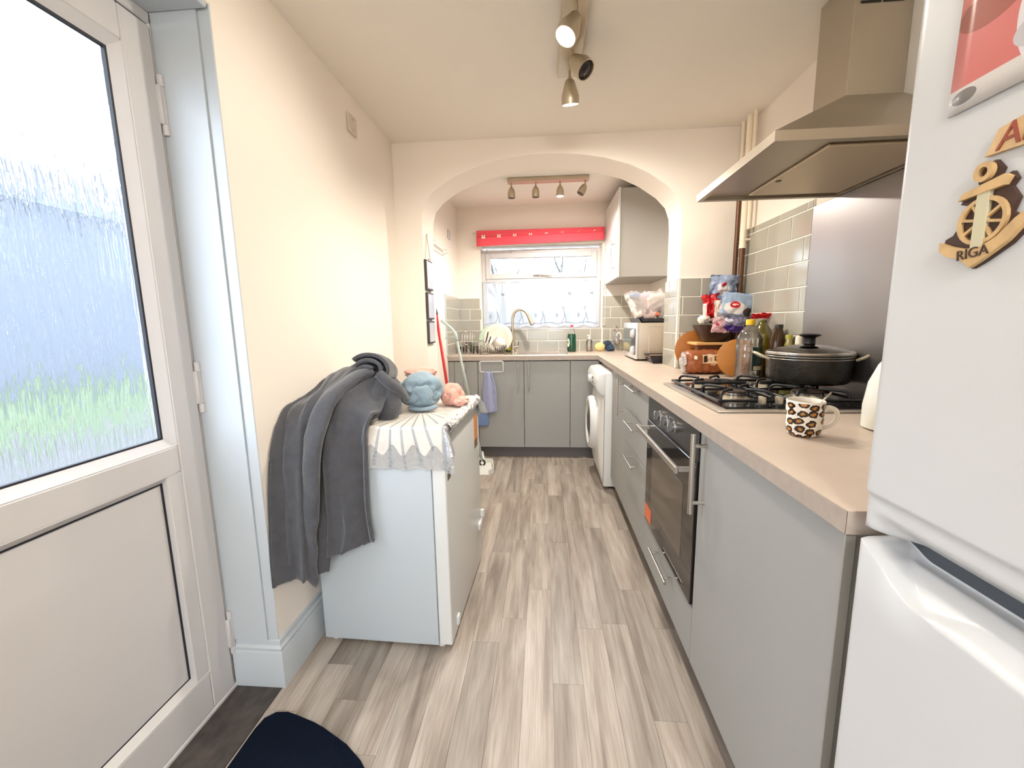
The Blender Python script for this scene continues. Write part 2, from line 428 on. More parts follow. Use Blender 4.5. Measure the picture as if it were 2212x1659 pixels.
# skirting along the left wall and round the recess corner, as a moulded profile
prof = [(0, 0), (.016, 0), (.016, .125), (.012, .132), (.013, .142), (.006, .15), (.005, .165), (0, .17)]
bm = B(); pts = [(XD, YD, -1), (XL, YD, 0), (XL, YA, 1)]
rings = []
for (px, py, k) in pts:
    ring = []
    for (d, z) in prof:
        if k == -1: ring.append(bm.verts.new((px, py-d, z)))
        elif k == 0: ring.append(bm.verts.new((px+d, py-d, z)))
        else: ring.append(bm.verts.new((px+d, py, z)))
    rings.append(ring)
for a, b_ in zip(rings, rings[1:]):
    for i in range(len(prof)-1): bm.faces.new((a[i], a[i+1], b_[i+1], b_[i]))
struct('baseboard_left', bm, WHITE, auto=30)
# painted lining of the door recess
bm = B(); box(bm, (XD-.05, YD-.010, .17), (XL-.034, YD+.0005, 2.045)); struct('trim_1', bm, WHITE)
bm = B(); box(bm, (XL-.034, YD-.004, .17), (XL+.0006, YD+.0005, 2.05), .0015); struct('trim_2', bm, WHITE)
bm = B(); box(bm, (XD-.05, YN, 2.030), (XL+.0006, YD-.010, 2.046), .004); struct('trim_3', bm, WHITE)

# ---------------------------------------------------------------- tiles
TCACHE = {}
def tile_mesh(wd, ht):
    k = (round(wd, 4), round(ht, 4))
    if k in TCACHE: return TCACHE[k]
    bm = B(); t, c = .007, .0022
    lo = [(-wd/2, -ht/2), (wd/2, -ht/2), (wd/2, ht/2), (-wd/2, ht/2)]; li = [(-wd/2+c, -ht/2+c), (wd/2-c, -ht/2+c), (wd/2-c, ht/2-c), (-wd/2+c, ht/2-c)]
    r0 = [bm.verts.new((x, y, 0)) for x, y in lo]; r1 = [bm.verts.new((x, y, t-.0012)) for x, y in lo]; r3 = [bm.verts.new((x, y, t)) for x, y in li]
    for a, b_ in ((r0, r1), (r1, r3)):
        for i in range(4): bm.faces.new((a[i], a[(i+1) % 4], b_[(i+1) % 4], b_[i]))
    bm.faces.new(r3); bm.faces.new(r0[::-1])
    me = bpy.data.meshes.new('tile'); bmesh.ops.recalc_face_normals(bm, faces=bm.faces); bm.to_mesh(me); bm.free(); me.materials.append(TILE)
    TCACHE[k] = me; return me
def tiles(wall, plane, const, nrm, u0, u1, z0, z1, off=0., gp=True, wt=.204, skip=None):
    """rows of brick-bond tiles on a wall; plane 'x' or 'y', nrm +-1 = side the face looks to"""
    if gp:
        bm = B(); d = .0075*nrm
        if plane == 'x': box(bm, (const, u0, z0), (const+d, u1, z1))
        else: box(bm, (u0, const, z0), (u1, const+d, z1))
        obj('grout', bm, GROUT, wall)
    ht, g = .105, .0048; r = 0; z = z0
    while z < z1-.012:
        zb = min(z+ht, z1); o_ = off + (0 if r % 2 == 0 else wt/2)
        u = u0 - (o_ % wt)
        while u < u1-.004:
            a, b_ = max(u, u0), min(u+wt, u1)
            if b_-a > .014 and not (skip and skip((a+b_)/2, (z+zb)/2)):
                me = tile_mesh(b_-a-g, zb-z-g); o = bpy.data.objects.new('tile', me); link(o); o.parent = wall
                cu, cz = (a+b_)/2, (z+zb)/2
                if plane == 'x':
                    o.location = (const+.0030*nrm, cu, cz); o.rotation_euler = Matrix(((0, 0, nrm), (nrm, 0, 0), (0, 1, 0))).to_euler()
                else:
                    o.location = (cu, const+.0030*nrm, cz); o.rotation_euler = Matrix(((-nrm, 0, 0), (0, 0, nrm), (0, 1, 0))).to_euler()
            u += wt
        z = zb; r += 1
ZW = .912
tiles(wall_right, 'x', XR, -1, 1.872, YA, ZW, 1.68, .06)
tiles(wall_arch, 'y', YA, -1, .79, XR, ZW, 1.437, .085)
tiles(wall_arch, 'x', .787, -1, YA+.004, YA2, ZW, 1.437, .05)
bm = B(); box(bm, (.779, YA-.009, ZW), (.789, YA+.003, 1.440), .003); obj('tile_trim', bm, GROUT, wall_arch)
tiles(wall_back, 'y', YB, -1, XLB+.008, WX0, ZW, 1.437, .0)
tiles(wall_back, 'y', YB, -1, WX0, WX1, ZW, WZ0-.004, .06)
tiles(wall_back, 'y', YB, -1, WX1+.012, XRB, ZW, 1.437, .03)
tiles(wall_left_b, 'x', XLB, 1, 3.512, YB-.008, ZW, 1.437, .04)
bm = B(); box(bm, (XLB, 3.50, ZW), (XLB+.010, 3.512, 1.444), .002); box(bm, (XLB, 3.50, 1.437), (XLB+.009, YB-.008, 1.444), .002); obj('tile_trim', bm, WHITE, wall_left_b)
bm = B(); box(bm, (WX1, YB-.011, ZW+.23), (WX1+.012, YB, 1.437), .003); obj('tile_trim', bm, WHITE, wall_back)

# ---------------------------------------------------------------- door_1: half-glazed door in the left recess
door = bpy.data.objects.new('door_1', None); link(door); door.location = (XD, .65, 0); door['kind'] = 'structure'
D0, D1 = YN+.05, 1.148          # leaf edges along Y
bm = B()   # outer frame
box(bm, (XD-.09, D1+.004, 0), (XD-.006, YD-.010, 2.03), .003); box(bm, (XD-.09, YN, 0), (XD-.006, D0-.004, 2.03), .003); box(bm, (XD-.09, YN, 2.0), (XD-.006, YD-.010, 2.03), .003)
obj('door_frame', bm, UPVC, door)
def ring_frame(bm, x, xin, y0, y1, z0, z1, wd):
    """bevelled bead round an opening: outer edge at x, inner edge at xin"""
    o = [(y0, z0), (y1, z0), (y1, z1), (y0, z1)]; i_ = [(y0+wd, z0+wd), (y1-wd, z0+wd), (y1-wd, z1-wd), (y0+wd, z1-wd)]
    ro = [bm.verts.new((x, *p)) for p in o]; ri = [bm.verts.new((xin, *p)) for p in i_]; rb = [bm.verts.new((xin-.01, *p)) for p in i_]; rc = [bm.verts.new((xin-.01, *p)) for p in o]
    for a, b_ in ((ro, ri), (ri, rb), (rc, ro)):
        for k in range(4): bm.faces.new((a[k], a[(k+1) % 4], b_[(k+1) % 4], b_[k]))
GY1, GZ0, GZ1 = 1.062, .868, 1.905       # outer edge of the glazing bead
bm = B()   # stiles and rails
box(bm, (XD-.07, GY1, .012), (XD, D1, 1.992), .004); box(bm, (XD-.07, D0, .012), (XD, D0+.11, 1.992), .004)
box(bm, (XD-.07, D0+.11, GZ1), (XD, GY1, 1.992), .004); box(bm, (XD-.07, D0+.11, .79), (XD, GY1, GZ0), .004)
box(bm, (XD-.07, D0+.11, .012), (XD, GY1, .14), .004)
leaf = obj('door_leaf', bm, UPVC, door)
bm = B(); ring_frame(bm, XD-.002, XD-.020, D0+.11, GY1, GZ0, GZ1, .024)
obj('glazing_bead', bm, UPVC, door)
bm = B(); ring_frame(bm, XD-.0195, XD-.0205, D0+.13, GY1-.0225, GZ0+.0225, GZ1-.0225, .006); obj('gasket', bm, GASKET, door)
# rain-textured pane: rippled refraction with a share that lets daylight straight through
gm = bpy.data.materials.new('rain_textured_glass'); gm.use_nodes = True; nt = gm.node_tree; n = nt.nodes; l = nt.links; n.remove(n['Principled BSDF'])
t = n.new('ShaderNodeTexCoord'); mp = n.new('ShaderNodeMapping'); mp.inputs['Scale'].default_value = (1, 75, 4.5); l.new(t.outputs['Object'], mp.inputs[0])
tx = n.new('ShaderNodeTexNoise'); tx.inputs['Scale'].default_value = 1.0; tx.inputs['Detail'].default_value = 3; tx.inputs['Distortion'].default_value = .5; l.new(mp.outputs[0], tx.inputs[0])
mp3 = n.new('ShaderNodeMapping'); mp3.inputs['Scale'].default_value = (1, 190, 16); l.new(t.outputs['Object'], mp3.inputs[0])
tx2 = n.new('ShaderNodeTexNoise'); tx2.inputs['Scale'].default_value = 1.; tx2.inputs['Detail'].default_value = 2; l.new(mp3.outputs[0], tx2.inputs[0])
ad = n.new('ShaderNodeMath'); ad.operation = 'MULTIPLY_ADD'; ad.inputs[1].default_value = .35; l.new(tx2.outputs[0], ad.inputs[0]); l.new(tx.outputs[0], ad.inputs[2])
bp = n.new('ShaderNodeBump'); bp.inputs['Strength'].default_value = 1.0; bp.inputs['Distance'].default_value = .06; l.new(ad.outputs[0], bp.inputs['Height'])
rf = n.new('ShaderNodeBsdfRefraction'); rf.inputs['IOR'].default_value = 1.2; rf.inputs['Roughness'].default_value = .22; rf.inputs[0].default_value = (.97, .99, 1, 1); l.new(bp.outputs[0], rf.inputs['Normal'])
tr = n.new('ShaderNodeBsdfTransparent'); tr.inputs[0].default_value = (.95, .98, 1, 1)
gl = n.new('ShaderNodeBsdfGlossy'); gl.inputs['Roughness'].default_value = .1; l.new(bp.outputs[0], gl.inputs['Normal'])
m1 = n.new('ShaderNodeMixShader'); m1.inputs[0].default_value = .03; l.new(rf.outputs[0], m1.inputs[1]); l.new(tr.outputs[0], m1.inputs[2])
m2 = n.new('ShaderNodeMixShader'); m2.inputs[0].default_value = .05; l.new(m1.outputs[0], m2.inputs[1]); l.new(gl.outputs[0], m2.inputs[2]); l.new(m2.outputs[0], n['Material Output'].inputs[0])
bm = B(); bm.faces.new([bm.verts.new(p) for p in ((XD-.03, D0+.11, GZ0), (XD-.03, GY1, GZ0), (XD-.03, GY1, GZ1), (XD-.03, D0+.11, GZ1))])
obj('glass_pane', bm, gm, door, label='obscured pane with vertical rain ripples')
# lower panel, set back behind a sloped drip rail, and a sloped bottom bead
bm = B(); box(bm, (XD-.045, D0+.11, .14), (XD-.022, GY1-.045, .79), .002); obj('lower_panel', bm, UPVC, door)
bm = B(); box(bm, (XD-.045, GY1-.045, .14), (XD-.002, GY1+.001, .79), .002)
prism(bm, [(XD-.0006, .802), (XD-.0006, .7895), (XD-.02, .772), (XD-.03, .802)], 1, D0+.11, GY1-.02)
prism(bm, [(XD-.0006, .13), (XD-.0006, .1405), (XD-.02, .158), (XD-.03, .13)], 1, D0+.11, GY1+.01)
obj('panel_bead', bm, UPVC, door)
bm = B(); box(bm, (XD-.0222, GY1-.050, .156), (XD-.0195, GY1-.0448, .775)); box(bm, (XD-.0222, D0+.11, .768), (XD-.0195, GY1-.045, .774)); box(bm, (XD-.0222, D0+.11, .155), (XD-.0195, GY1-.045, .160)); obj('gasket', bm, GASKET, door)
for z in (.20, 1.02, 1.80):
    bm = B(); box(bm, (XD-.004, D1-.006, z-.05), (XD+.010, D1+.006, z+.05), .003)
    for dz in (-.062, .062): cyl(bm, (XD+.003, D1+.009, z+dz-.014), (XD+.003, D1+.009, z+dz+.014), .0085, 12)
    cyl(bm, (XD+.003, D1+.009, z-.047), (XD+.003, D1+.009, z+.047), .0075, 12)
    obj('hinge', bm, UPVC, door, auto=40)
bm = B(); box(bm, (XD-.10, YN, -.003), (XD+.004, YD-.01, .012), .003); obj('door_sill', bm, UPVC, door)

# ---------------------------------------------------------------- window_1
win = bpy.data.objects.new('window_1', None); link(win); win.location = (-.03, 4.2, WZ0); win['kind'] = 'structure'
WY = 4.195
bm = B()
def bars(bm, x0, x1, z0, z1, wd, ya, yb, bev=.004):
    box(bm, (x0, ya, z0), (x0+wd, yb, z1), bev); box(bm, (x1-wd, ya, z0), (x1, yb, z1), bev)
    box(bm, (x0+wd, ya, z0), (x1-wd, yb, z0+wd), bev); box(bm, (x0+wd, ya, z1-wd), (x1-wd, yb, z1), bev)
bars(bm, WX0, WX1, WZ0, WZ1-.03, .045, WY, WY+.06); box(bm, (WX0+.045, WY, 1.585), (WX1-.045, WY+.06, 1.635), .004)
obj('window_frame', bm, UPVC, win)
bm = B(); bars(bm, WX0+.04, WX1-.04, 1.625, 1.872, .050, WY-.012, WY+.03); obj('opening_light', bm, UPVC, win)
PANE = clear('window_glass', (.96, .98, .98), .04)
bm = B(); box(bm, (WX0+.085, WY+.012, 1.67), (WX1-.085, WY+.016, 1.827)); obj('upper_pane', bm, PANE, win)
bm = B(); box(bm, (WX0+.044, WY+.02, WZ0+.044), (WX1-.044, WY+.024, 1.586)); obj('lower_pane', bm, PANE, win)
bm = B(); tube(bm, smooth_path([(-.10, WY-.022, 1.650), (-.03, WY-.026, 1.652), (.08, WY-.034, 1.645)], 8), [.006, .006, .007, .008, .008, .007, .006, .005, .004], 8); cyl(bm, (-.04, WY-.014, 1.652), (-.04, WY-.03, 1.652), .010, 12); cyl(bm, (-.04, WY-.026, 1.65), (-.04, WY-.026, 1.675), .004, 8)
obj('window_handle', bm, CHROME, win, auto=40)
bm = B(); box(bm, (WX0+.3, WY-.012, 1.872), (WX0+.68, WY+.01, 1.895), .004); obj('trickle_vent', bm, UPVC, win)
bm = B(); box(bm, (WX0, YB-.012, WZ0-.006), (WX1, WY+.002, WZ0+.004), .003); obj('window_sill', bm, UPVC, win)

# ---------------------------------------------------------------- outdoors
GRASS = M('lawn_green', S(94, 106, 78), .9, noise=(3, .8), bump=(30, .5))
bm = B(); box(bm, (-40, -20, -.45), (30, 60, -.15)); g = struct('ground', bm, M('wet_paving', S(86, 83, 82), .7, noise=(1.5, .8))); 
bm = B()
slab(bm, [-13.3+.5*i for i in range(13)], [-6+1.2*i for i in range(28)], lambda x, y: True, -.1495, -.10)
for v in bm.verts:
    if v.co.z > -.12: v.co.z = -.10 + .10*noise.noise(Vector((v.co.x*.7, v.co.y*.5, 0)))
o = solo('grass', bm, GRASS, 'green lawn seen through the rain textured door glass', 'grass', smooth=True); o['kind'] = 'stuff'
def house(name, x0, x1, y0, y1, h, ridge, label, wallc, wins, face):
    t = thing(name, label, 'house', ((x0+x1)/2, (y0+y1)/2, -.2))
    bm = B(); box(bm, (x0, y0, -.3), (x1, y1, h)); obj('wall', bm, M(name+'_render', wallc, .8, noise=(.6, .92)), t)
    bm = B(); ym = (y0+y1)/2; xm = (x0+x1)/2
    if face == 'x': prism(bm, [(x0-.3, h), (xm, h+ridge), (x1+.3, h), (x1+.3, h-.12), (x0-.3, h-.12)], 1, y0-.3, y1+.3)
    else: prism(bm, [(y0-.3, h), (ym, h+ridge), (y1+.3, h), (y1+.3, h-.12), (y0-.3, h-.12)], 0, x0-.3, x1+.3)
    obj('roof', bm, M('slate_roof', S(86, 90, 98), .7, bump=(20, .3)), t)
    for (a, z) in wins:
        bm = B()
        if face == 'x': box(bm, (x1-.02, a, z), (x1+.05, a+1.1, z+1.2), .02)
        else: box(bm, (a, y0-.05, z), (a+1.0, y0+.02, z+1.2), .02)
        f = obj('window', bm, UPVC, t)
        bm = B()
        if face == 'x': box(bm, (x1+.045, a+.08, z+.08), (x1+.06, a+1.02, z+1.12))
        else: box(bm, (a+.08, y0-.06, z+.08), (a+.92, y0-.045, z+1.12))
        obj('pane', bm, M('far_glass', S(110, 125, 140), .15), f)
    return t
house('pale_house', -21, -13.6, 1.5, 20.0, 4.5, .9, 'pale blue grey rendered house across the lawn, behind the door glass', S(118, 122, 132), [(4.0, 2.6), (9.0, 2.6), (14.0, 2.6)], 'x')
house('white_house', .9, 7.0, 19.0, 25.0, 2.3, 1.0, 'white gabled house beyond the net curtain of the sink window', S(150, 153, 158), [(1.5, .5), (3.4, .5), (5.4, .5)], 'y')
def tree(name, base, h, label, seed, leaf=None):
    random.seed(seed); t = thing(name, label, 'tree', base)
    bm = B(); b0 = Vector(base)
    def branch(p, d, L, r, k):
        pts = [p]; rs = [r]; q = p.copy(); dd = d.copy()
        for i in range(4):
            dd = (dd + Vector((random.uniform(-.25, .25), random.uniform(-.25, .25), random.uniform(-.05, .18)))).normalized()
            q = q + dd*L/4; pts.append(q.copy()); rs.append(r*(1-.16*(i+1)))
        tube(bm, pts, rs, 5 if k > 1 else 7, cap=False)
        if k < 6:
            for _ in range(3 if k < 5 else 2):
                a = random.uniform(0, 2*PI); s = random.uniform(.5, 1.0)
                nd = (dd + Vector((math.cos(a)*s, math.sin(a)*s, random.uniform(-.2, .3)))).normalized()
                j = random.choice((2, 3, 4)); branch(pts[j], nd, L*random.uniform(.6, .8), rs[j]*.62, k+1)
    branch(b0, Vector((0, 0, 1)), h*.42, h*.045, 0)
    obj('trunk_and_branches', bm, M('winter_bark', S(92, 95, 93), .9), t)
    return t
tree('bare_tree', (-.75, 11.0, -.2), 5.0, 'bare winter tree outside the left half of the sink window', 3)
tree('bare_tree', (1.0, 15.0, -.2), 5.8, 'bare winter tree outside, further off behind the middle of the sink window', 11)
random.seed(21)
bm = B(); box(bm, (-9, 26, -.2), (14, 26.15, 1.9)); solo('garden_fence', bm, M('fence_wood', S(120, 122, 125), .9), 'low grey fence far off behind the sink window', 'fence')

# ---------------------------------------------------------------- worktop and base units
bm = B()
xs = [XLB+.002, -.282, .148, .455, .783, XRB-.001, XR-.001]; ys = [.622, YA-.010, YA2+.002, 3.53, 3.665, 3.945, YB-.001]
def wocc(x, y):
    if y < YA-.010: return x > .455
    if y < YA2+.002: return .455 < x < .783
    if y < 3.53: return .455 < x < XRB-.001
    if -.282 < x < .148 and 3.665 < y < 3.945: return False
    return x < XRB-.001
slab(bm, xs, ys, wocc, .874, .912)
wt = thing('worktop', 'L shaped beige stone effect worktop running from the fridge round to the sink', 'worktop', (.78, 1.6, .874))
obj('worktop_slab', bm, STONE, wt)
bm = B(); box(bm, (.4542, .6212, .8745), (.4552, 3.53, .9105)); box(bm, (.4542, .6210, .8745), (XR-.001, .6222, .9105)); box(bm, (XLB+.002, 3.529, .8745), (.455, 3.5302, .9105)); obj('edge_strip', bm, EDGE, wt, label='greyer laminated front edge')

FX = .468   # face plane of the right-hand run
def carcass(parent, x0, x1, y0, y1, z0=.10, z1=.874, openx=None):
    bm = B(); t_ = .016
    if openx is not None:   # run along Y, front open at x0
        box(bm, (x0, y0, z0), (x1, y0+t_, z1)); box(bm, (x0, y1-t_, z0), (x1, y1, z1)); box(bm, (x0, y0+t_, z0), (x1, y1-t_, z0+t_)); box(bm, (x1-t_, y0+t_, z0+t_), (x1, y1-t_, z1))
    else:
        box(bm, (x0, y0, z0), (x0+t_, y1, z1)); box(bm, (x1-t_, y0, z0), (x1, y1, z1)); box(bm, (x0+t_, y0, z0), (x1-t_, y1, z0+t_)); box(bm, (x0+t_, y1-t_, z0+t_), (x1-t_, y1, z1))
    return obj('carcass', bm, CARC, parent)
def front(parent, name, a, b, bev=.0015):
    bm = B(); box(bm, a, b, bev); return obj(name, bm, CAB, parent)
# right-hand run, from the fridge to the washing machine
t = thing('base_cabinet', 'grey base cabinet beside the fridge with one tall door and long bar handle', 'cabinet', (.78, .93, .10))
carcass(t, FX+.019, XR-.06, .645, 1.238, openx=1)
d = front(t, 'door', (FX, .640, .100), (FX+.018, 1.236, .870)); bar_handle(d, (.428, 1.188, .632), (.428, 1.188, .872), (FX, 0, 0), (1, 0, 0), .0075)
t = thing('oven_cabinet', 'grey oven housing with a shallow handled drawer under the built in oven', 'cabinet', (.78, 1.54, .10))
bm = B(); box(bm, (FX+.019, 1.240, .10), (XR-.06, 1.252, .874)); box(bm, (FX+.019, 1.838, .10), (XR-.06, 1.850, .874)); box(bm, (FX+.019, 1.252, .10), (XR-.06, 1.838, .116)); box(bm, (FX+.019, 1.252, .282), (XR-.06, 1.838, .290)); obj('carcass', bm, CARC, t)
d = front(t, 'drawer', (FX, 1.240, .100), (FX+.018, 1.850, .284)); bar_handle(d, (.432, 1.405, .258), (.432, 1.640, .258), (FX, 0, 0), (1, 0, 0), .006)
t = thing('drawer_cabinet', 'grey base cabinet with three stacked drawers between oven and washing machine', 'cabinet', (.78, 2.12, .10))
carcass(t, FX+.019, XR-.06, 1.855, 2.386, openx=1)
for z0, z1, hz in ((.705, .870, .855), (.515, .701, .660), (.100, .511, .470)):
    d = front(t, 'drawer', (FX, 1.853, z0), (FX+.018, 2.386, z1)); bar_handle(d, (.430, 2.00, hz), (.430, 2.225, hz), (FX, 0, 0), (1, 0, 0), .006)
t = thing('base_cabinet', 'grey narrow door cabinet with upright bar handle beside the washing machine', 'cabinet', (.78, 2.62, .10))
carcass(t, FX+.019, .77, 2.392, 2.842, openx=1)
d = front(t, 'door', (FX, 2.390, .100), (FX+.018, 2.842, .870)); bar_handle(d, (.430, 2.440, .640), (.430, 2.440, .862), (FX, 0, 0), (1, 0, 0), .006)
bm = B(); box(bm, (FX+.045, .655, 0), (FX+.060, 2.842, .099)); solo('plinth', bm, PLINTH, 'dark grey plinth along the floor under the oven side units', 'plinth')
# back run under the window
FY = 3.545
def vdoor(parent, x0, x1, hx):
    d = front(parent, 'door', (x0, FY, .10), (x1, FY+.018, .866)); bar_handle(d, (hx, FY-.034, .612), (hx, FY-.034, .850), (0, FY, 0), (0, 1, 0), .006); return d
bm = B(); box(bm, (XLB+.001, FY+.004, .10), (-.783, FY+.020, .866), .001); solo('filler_panel', bm, CAB, 'narrow grey filler strip against the left wall of the sink run', 'panel')
t = thing('base_cabinet', 'grey single door base cabinet at the left end of the sink run', 'cabinet', (-.68, 3.82, .10))
carcass(t, -.780, -.578, FY+.019, YB-.01); vdoor(t, -.780, -.578, -.683)
t = thing('sink_cabinet', 'grey two door cabinet under the sink with paired upright handles', 'cabinet', (-.17, 3.82, .10))
carcass(t, -.574, .224, FY+.019, YB-.01); vdoor(t, -.574, -.175, -.219); vdoor(t, -.171, .224, -.131)
bm = B(); box(bm, (.228, FY+.002, .10), (.470, FY+.020, .866), .001); solo('filler_panel', bm, CAB, 'wide plain grey corner panel between sink cabinet and washing machine', 'panel')
bm = B(); box(bm, (XLB+.001, FY+.055, 0), (.47, FY+.07, .099)); solo('plinth', bm, PLINTH, 'dark grey plinth along the floor under the sink run', 'plinth')

# built-in oven
t = thing('oven', 'built in black glass oven under the gas hob with steel bar handle', 'oven', (.75, 1.545, .292))
bm = B(); box(bm, (FX+.02, 1.256, .293), (XR-.12, 1.834, .868)); obj('oven_body', bm, M('oven_casing', S(60, 60, 62), .5, .6), t)
OVP = M('oven_steel', S(92, 90, 90), .32, .85, bump=(50, .02), stretch=(1, .1, 1))
bm = B(); box(bm, (FX-.004, 1.246, .772), (FX+.02, 1.844, .869), .002); cp = obj('control_panel', bm, OVP, t)
for i, y in enumerate((1.642, 1.553, 1.462)):
    bm = B(); lathe(bm, (FX-.004, y, .824), [(.021, 0), (.021, -.006), (.017, -.010), (.017, -.018)], 20, 'x'); box(bm, (FX-.034, y-.004, .806), (FX-.02, y+.004, .842), .002)
    obj('knob', bm, M('knob_steel', S(150, 150, 148), .3, .8), cp, auto=40)
bm = B(); box(bm, (FX-.006, 1.246, .293), (FX+.02, 1.844, .763), .002); dr = obj('oven_door', bm, DARKGLASS, t)
bm = B(); box(bm, (FX-.0068, 1.352, .390), (FX-.0058, 1.748, .655), .0002); obj('door_glass', bm, M('inner_oven_glass', S(78, 70, 60), .08, spec=.7), dr)
bm = B(); box(bm, (FX-.002, 1.247, .7635), (FX+.015, 1.843, .7715)); obj('vent_gap', bm, BLACK, t)
bm = B(); box(bm, (FX-.062, 1.268, .722), (FX-.050, 1.822, .746), .003)
for y in (1.275, 1.800): box(bm, (FX-.052, y, .726), (FX-.005, y+.014, .742), .002)
obj('handle', bm, STEEL, dr)
bm = B(); box(bm, (FX-.0072, 1.735, .312), (FX-.0062, 1.835, .375), .0002); obj('sticker', bm, printed('oven_sticker', S(222, 100, 48), [('r', .5, .5, .1, .1, S(222, 100, 48))]), dr, label='orange warning sticker')

# washing machine
t = thing('washing_machine', 'white front loading washing machine standing proud under the corner worktop', 'washing machine', (.66, 3.16, 0))
WM0, WM1, WF = 2.862, 3.46, .420
bm = B(); box(bm, (WF, WM0, .018), (.985, WM1, .845), .012, 3); obj('cabinet_body', bm, APPL, t, auto=40)
bm = B(); prism(bm, [(WF+.03, .845), (WF-.035, .838), (WF-.058, .795), (WF-.060, .735), (WF-.030, .690), (WF+.03, .670)], 1, WM0+.003, WM1-.003)
bmesh.ops.bevel(bm, geom=list(bm.edges), offset=.012, segments=3, profile=.5, affect='EDGES'); fp = obj('fascia', bm, APPL, t, auto=45)
bm = B(); lathe(bm, (WF-.060, WM0+.34, .765), [(.030, .01), (.030, -.012), (.026, -.02), (.0, -.02)], 24, 'x', cap=False); obj('dial', bm, APPL, fp, auto=40)
for dy, dz in ((.12, -.01), (.19, .02), (.19, -.01), (.45, 0)):
    bm = B(); box(bm, (WF-.066, WM0+dy, .758+dz), (WF-.055, WM0+dy+.022, .776+dz), .003); obj('button', bm, M('grey_button', S(130, 130, 134), .4), fp)
# bulged lower front with the door ring
def wmfront(u, v):
    y = lerp(WM0+.004, WM1-.004, u); z = lerp(.05, .675, v)
    bulge = .050*math.sin(PI*min(1, max(0, v*.93+.02)))**.8*math.sin(PI*(u*.92+.04))**.35
    return (WF-.002-bulge*(1 if 0 < u < 1 and 0 < v < 1 else 0), y, z)
sheet('front_panel', wmfront, 24, 24, APPL, t)
bm = B(); cyz = (WF-.052, (WM0+WM1)/2, .43); lathe(bm, cyz, [(.205, .03), (.205, -.008), (.192, -.030), (.165, -.032), (.150, -.012), (.142, .006)], 40, 'x', cap=False); wd = obj('door_ring', bm, APPL, t, auto=50)
bm = B(); lathe(bm, cyz, [(.150, -.008), (.12, -.022), (.06, -.034), (.0, -.037)], 32, 'x', cap=False); obj('door_glass', bm, M('dark_porthole', S(40, 42, 46), .08), wd, True)
for dy in (.05, .52):
    for x in (WF+.06, .93):
        bm = B(); cyl(bm, (x, WM0+dy, 0), (x, WM0+dy, .02), .02, 12); obj('foot', bm, BLACK, t)

# ---------------------------------------------------------------- fridge freezer
t = thing('fridge_freezer', 'tall white fridge freezer at the near right with two scooped doors', 'fridge', (.78, .30, 0))
FRX, FY0, FY1 = .452, .005, .598
FRG = M('fridge_enamel', S(202, 204, 206), .3)
bm = B(); box(bm, (FRX+.066, FY0+.004, .03), (1.09, FY1-.006, 1.80), .006); obj('cabinet_body', bm, APPL, t)
def door_skin(name, z0, z1, off, ny=150, zk=None, drop=None, warp=None):
    """front skin whose depth off(y, z) is sunk towards +x, wrapped round the edges"""
    rr = .014
    ys_ = [FY0, FY0+.004, FY0+.009, FY0+.014] + [FY0+.014+(FY1-FY0-.028)*k/ny for k in range(1, ny)] + [FY1-.014, FY1-.009, FY1-.004, FY1]
    zs_ = zk
    me = bpy.data.meshes.new(name); vs_ = []; fs = []
    def edge(d, r=rr): return 0 if d >= r else r - math.sqrt(max(0, r*r-(r-d)**2))
    W_, H_ = len(ys_), len(zs_)
    for zr in zs_:
        for y in ys_:
            z = warp(y, zr) if warp else zr
            e = max(edge(min(y-FY0, FY1-y)), edge(min(z-z0, z1-z)))
            vs_.append((FRX + e + off(y, z), y, z - (drop(y, z) if drop else 0)))
    for j in range(H_-1):
        for i in range(W_-1):
            a = j*W_+i; fs.append((a, a+1, a+W_+1, a+W_))
    b0 = len(vs_); per = [i for i in range(W_)] + [j*W_+W_-1 for j in range(1, H_)] + [(H_-1)*W_+i for i in range(W_-2, -1, -1)] + [j*W_ for j in range(H_-2, 0, -1)]
    for k in per: vs_.append((FRX+.060, vs_[k][1], vs_[k][2]))
    n_ = len(per)
    for k in range(n_): fs.append((per[k], b0+k, b0+(k+1) % n_, per[(k+1) % n_]))
    fs.append(tuple(b0+k for k in range(n_)))
    me.from_pydata(vs_, [], fs); me.update(); bm_ = bmesh.new(); bm_.from_mesh(me); bpy.data.meshes.remove(me)
    return obj(name, bm_, FRG, t, auto=40)
def zlist(z0, z1, dense):
    zs_ = [z0, z0+.004, z0+.009, z0+.014]; z = z0+.014
    while z < z1-.014:
        zs_.append(z); z += .0025 if any(a <= z <= b_ for a, b_ in dense) else .04
    return zs_ + [z1-.014, z1-.009, z1-.004, z1]
def lipz(y): return lerp(.884, .840, sstep(.600, .495, y))
def warp_z(y, z):
    if z <= .80: return z
    q = (z-.80)/.088; return lerp(.80, lipz(y), q/.4) if q < .4 else lerp(lipz(y), .888, (q-.4)/.6)
def scoop(y, z):
    lip = lipz(y)                                  # edge of the scoop: a steep wall at its far end, fading out lower down
    if z <= lip: return 0
    return .056*max(0., min(1., (z-.836)/.050))**.8*sstep(lip, lip+lerp(.005, .02, sstep(.50, .44, y)), z)
def drop(y, z):
    return .012*sstep(.588, .545, y)*sstep(.870, .886, z)
def crease(y, z):
    return .004*sstep(.960, .953, z) + .034*sstep(.936, .902, z)*sstep(.588, .535, y)
ud = door_skin('upper_door', .900, 1.795, crease, zk=zlist(.900, 1.795, [(.900, .97)]))
ld = door_skin('lower_door', .06, .888, scoop, zk=zlist(.06, .888, [(.80, .888)]), drop=drop, warp=warp_z)
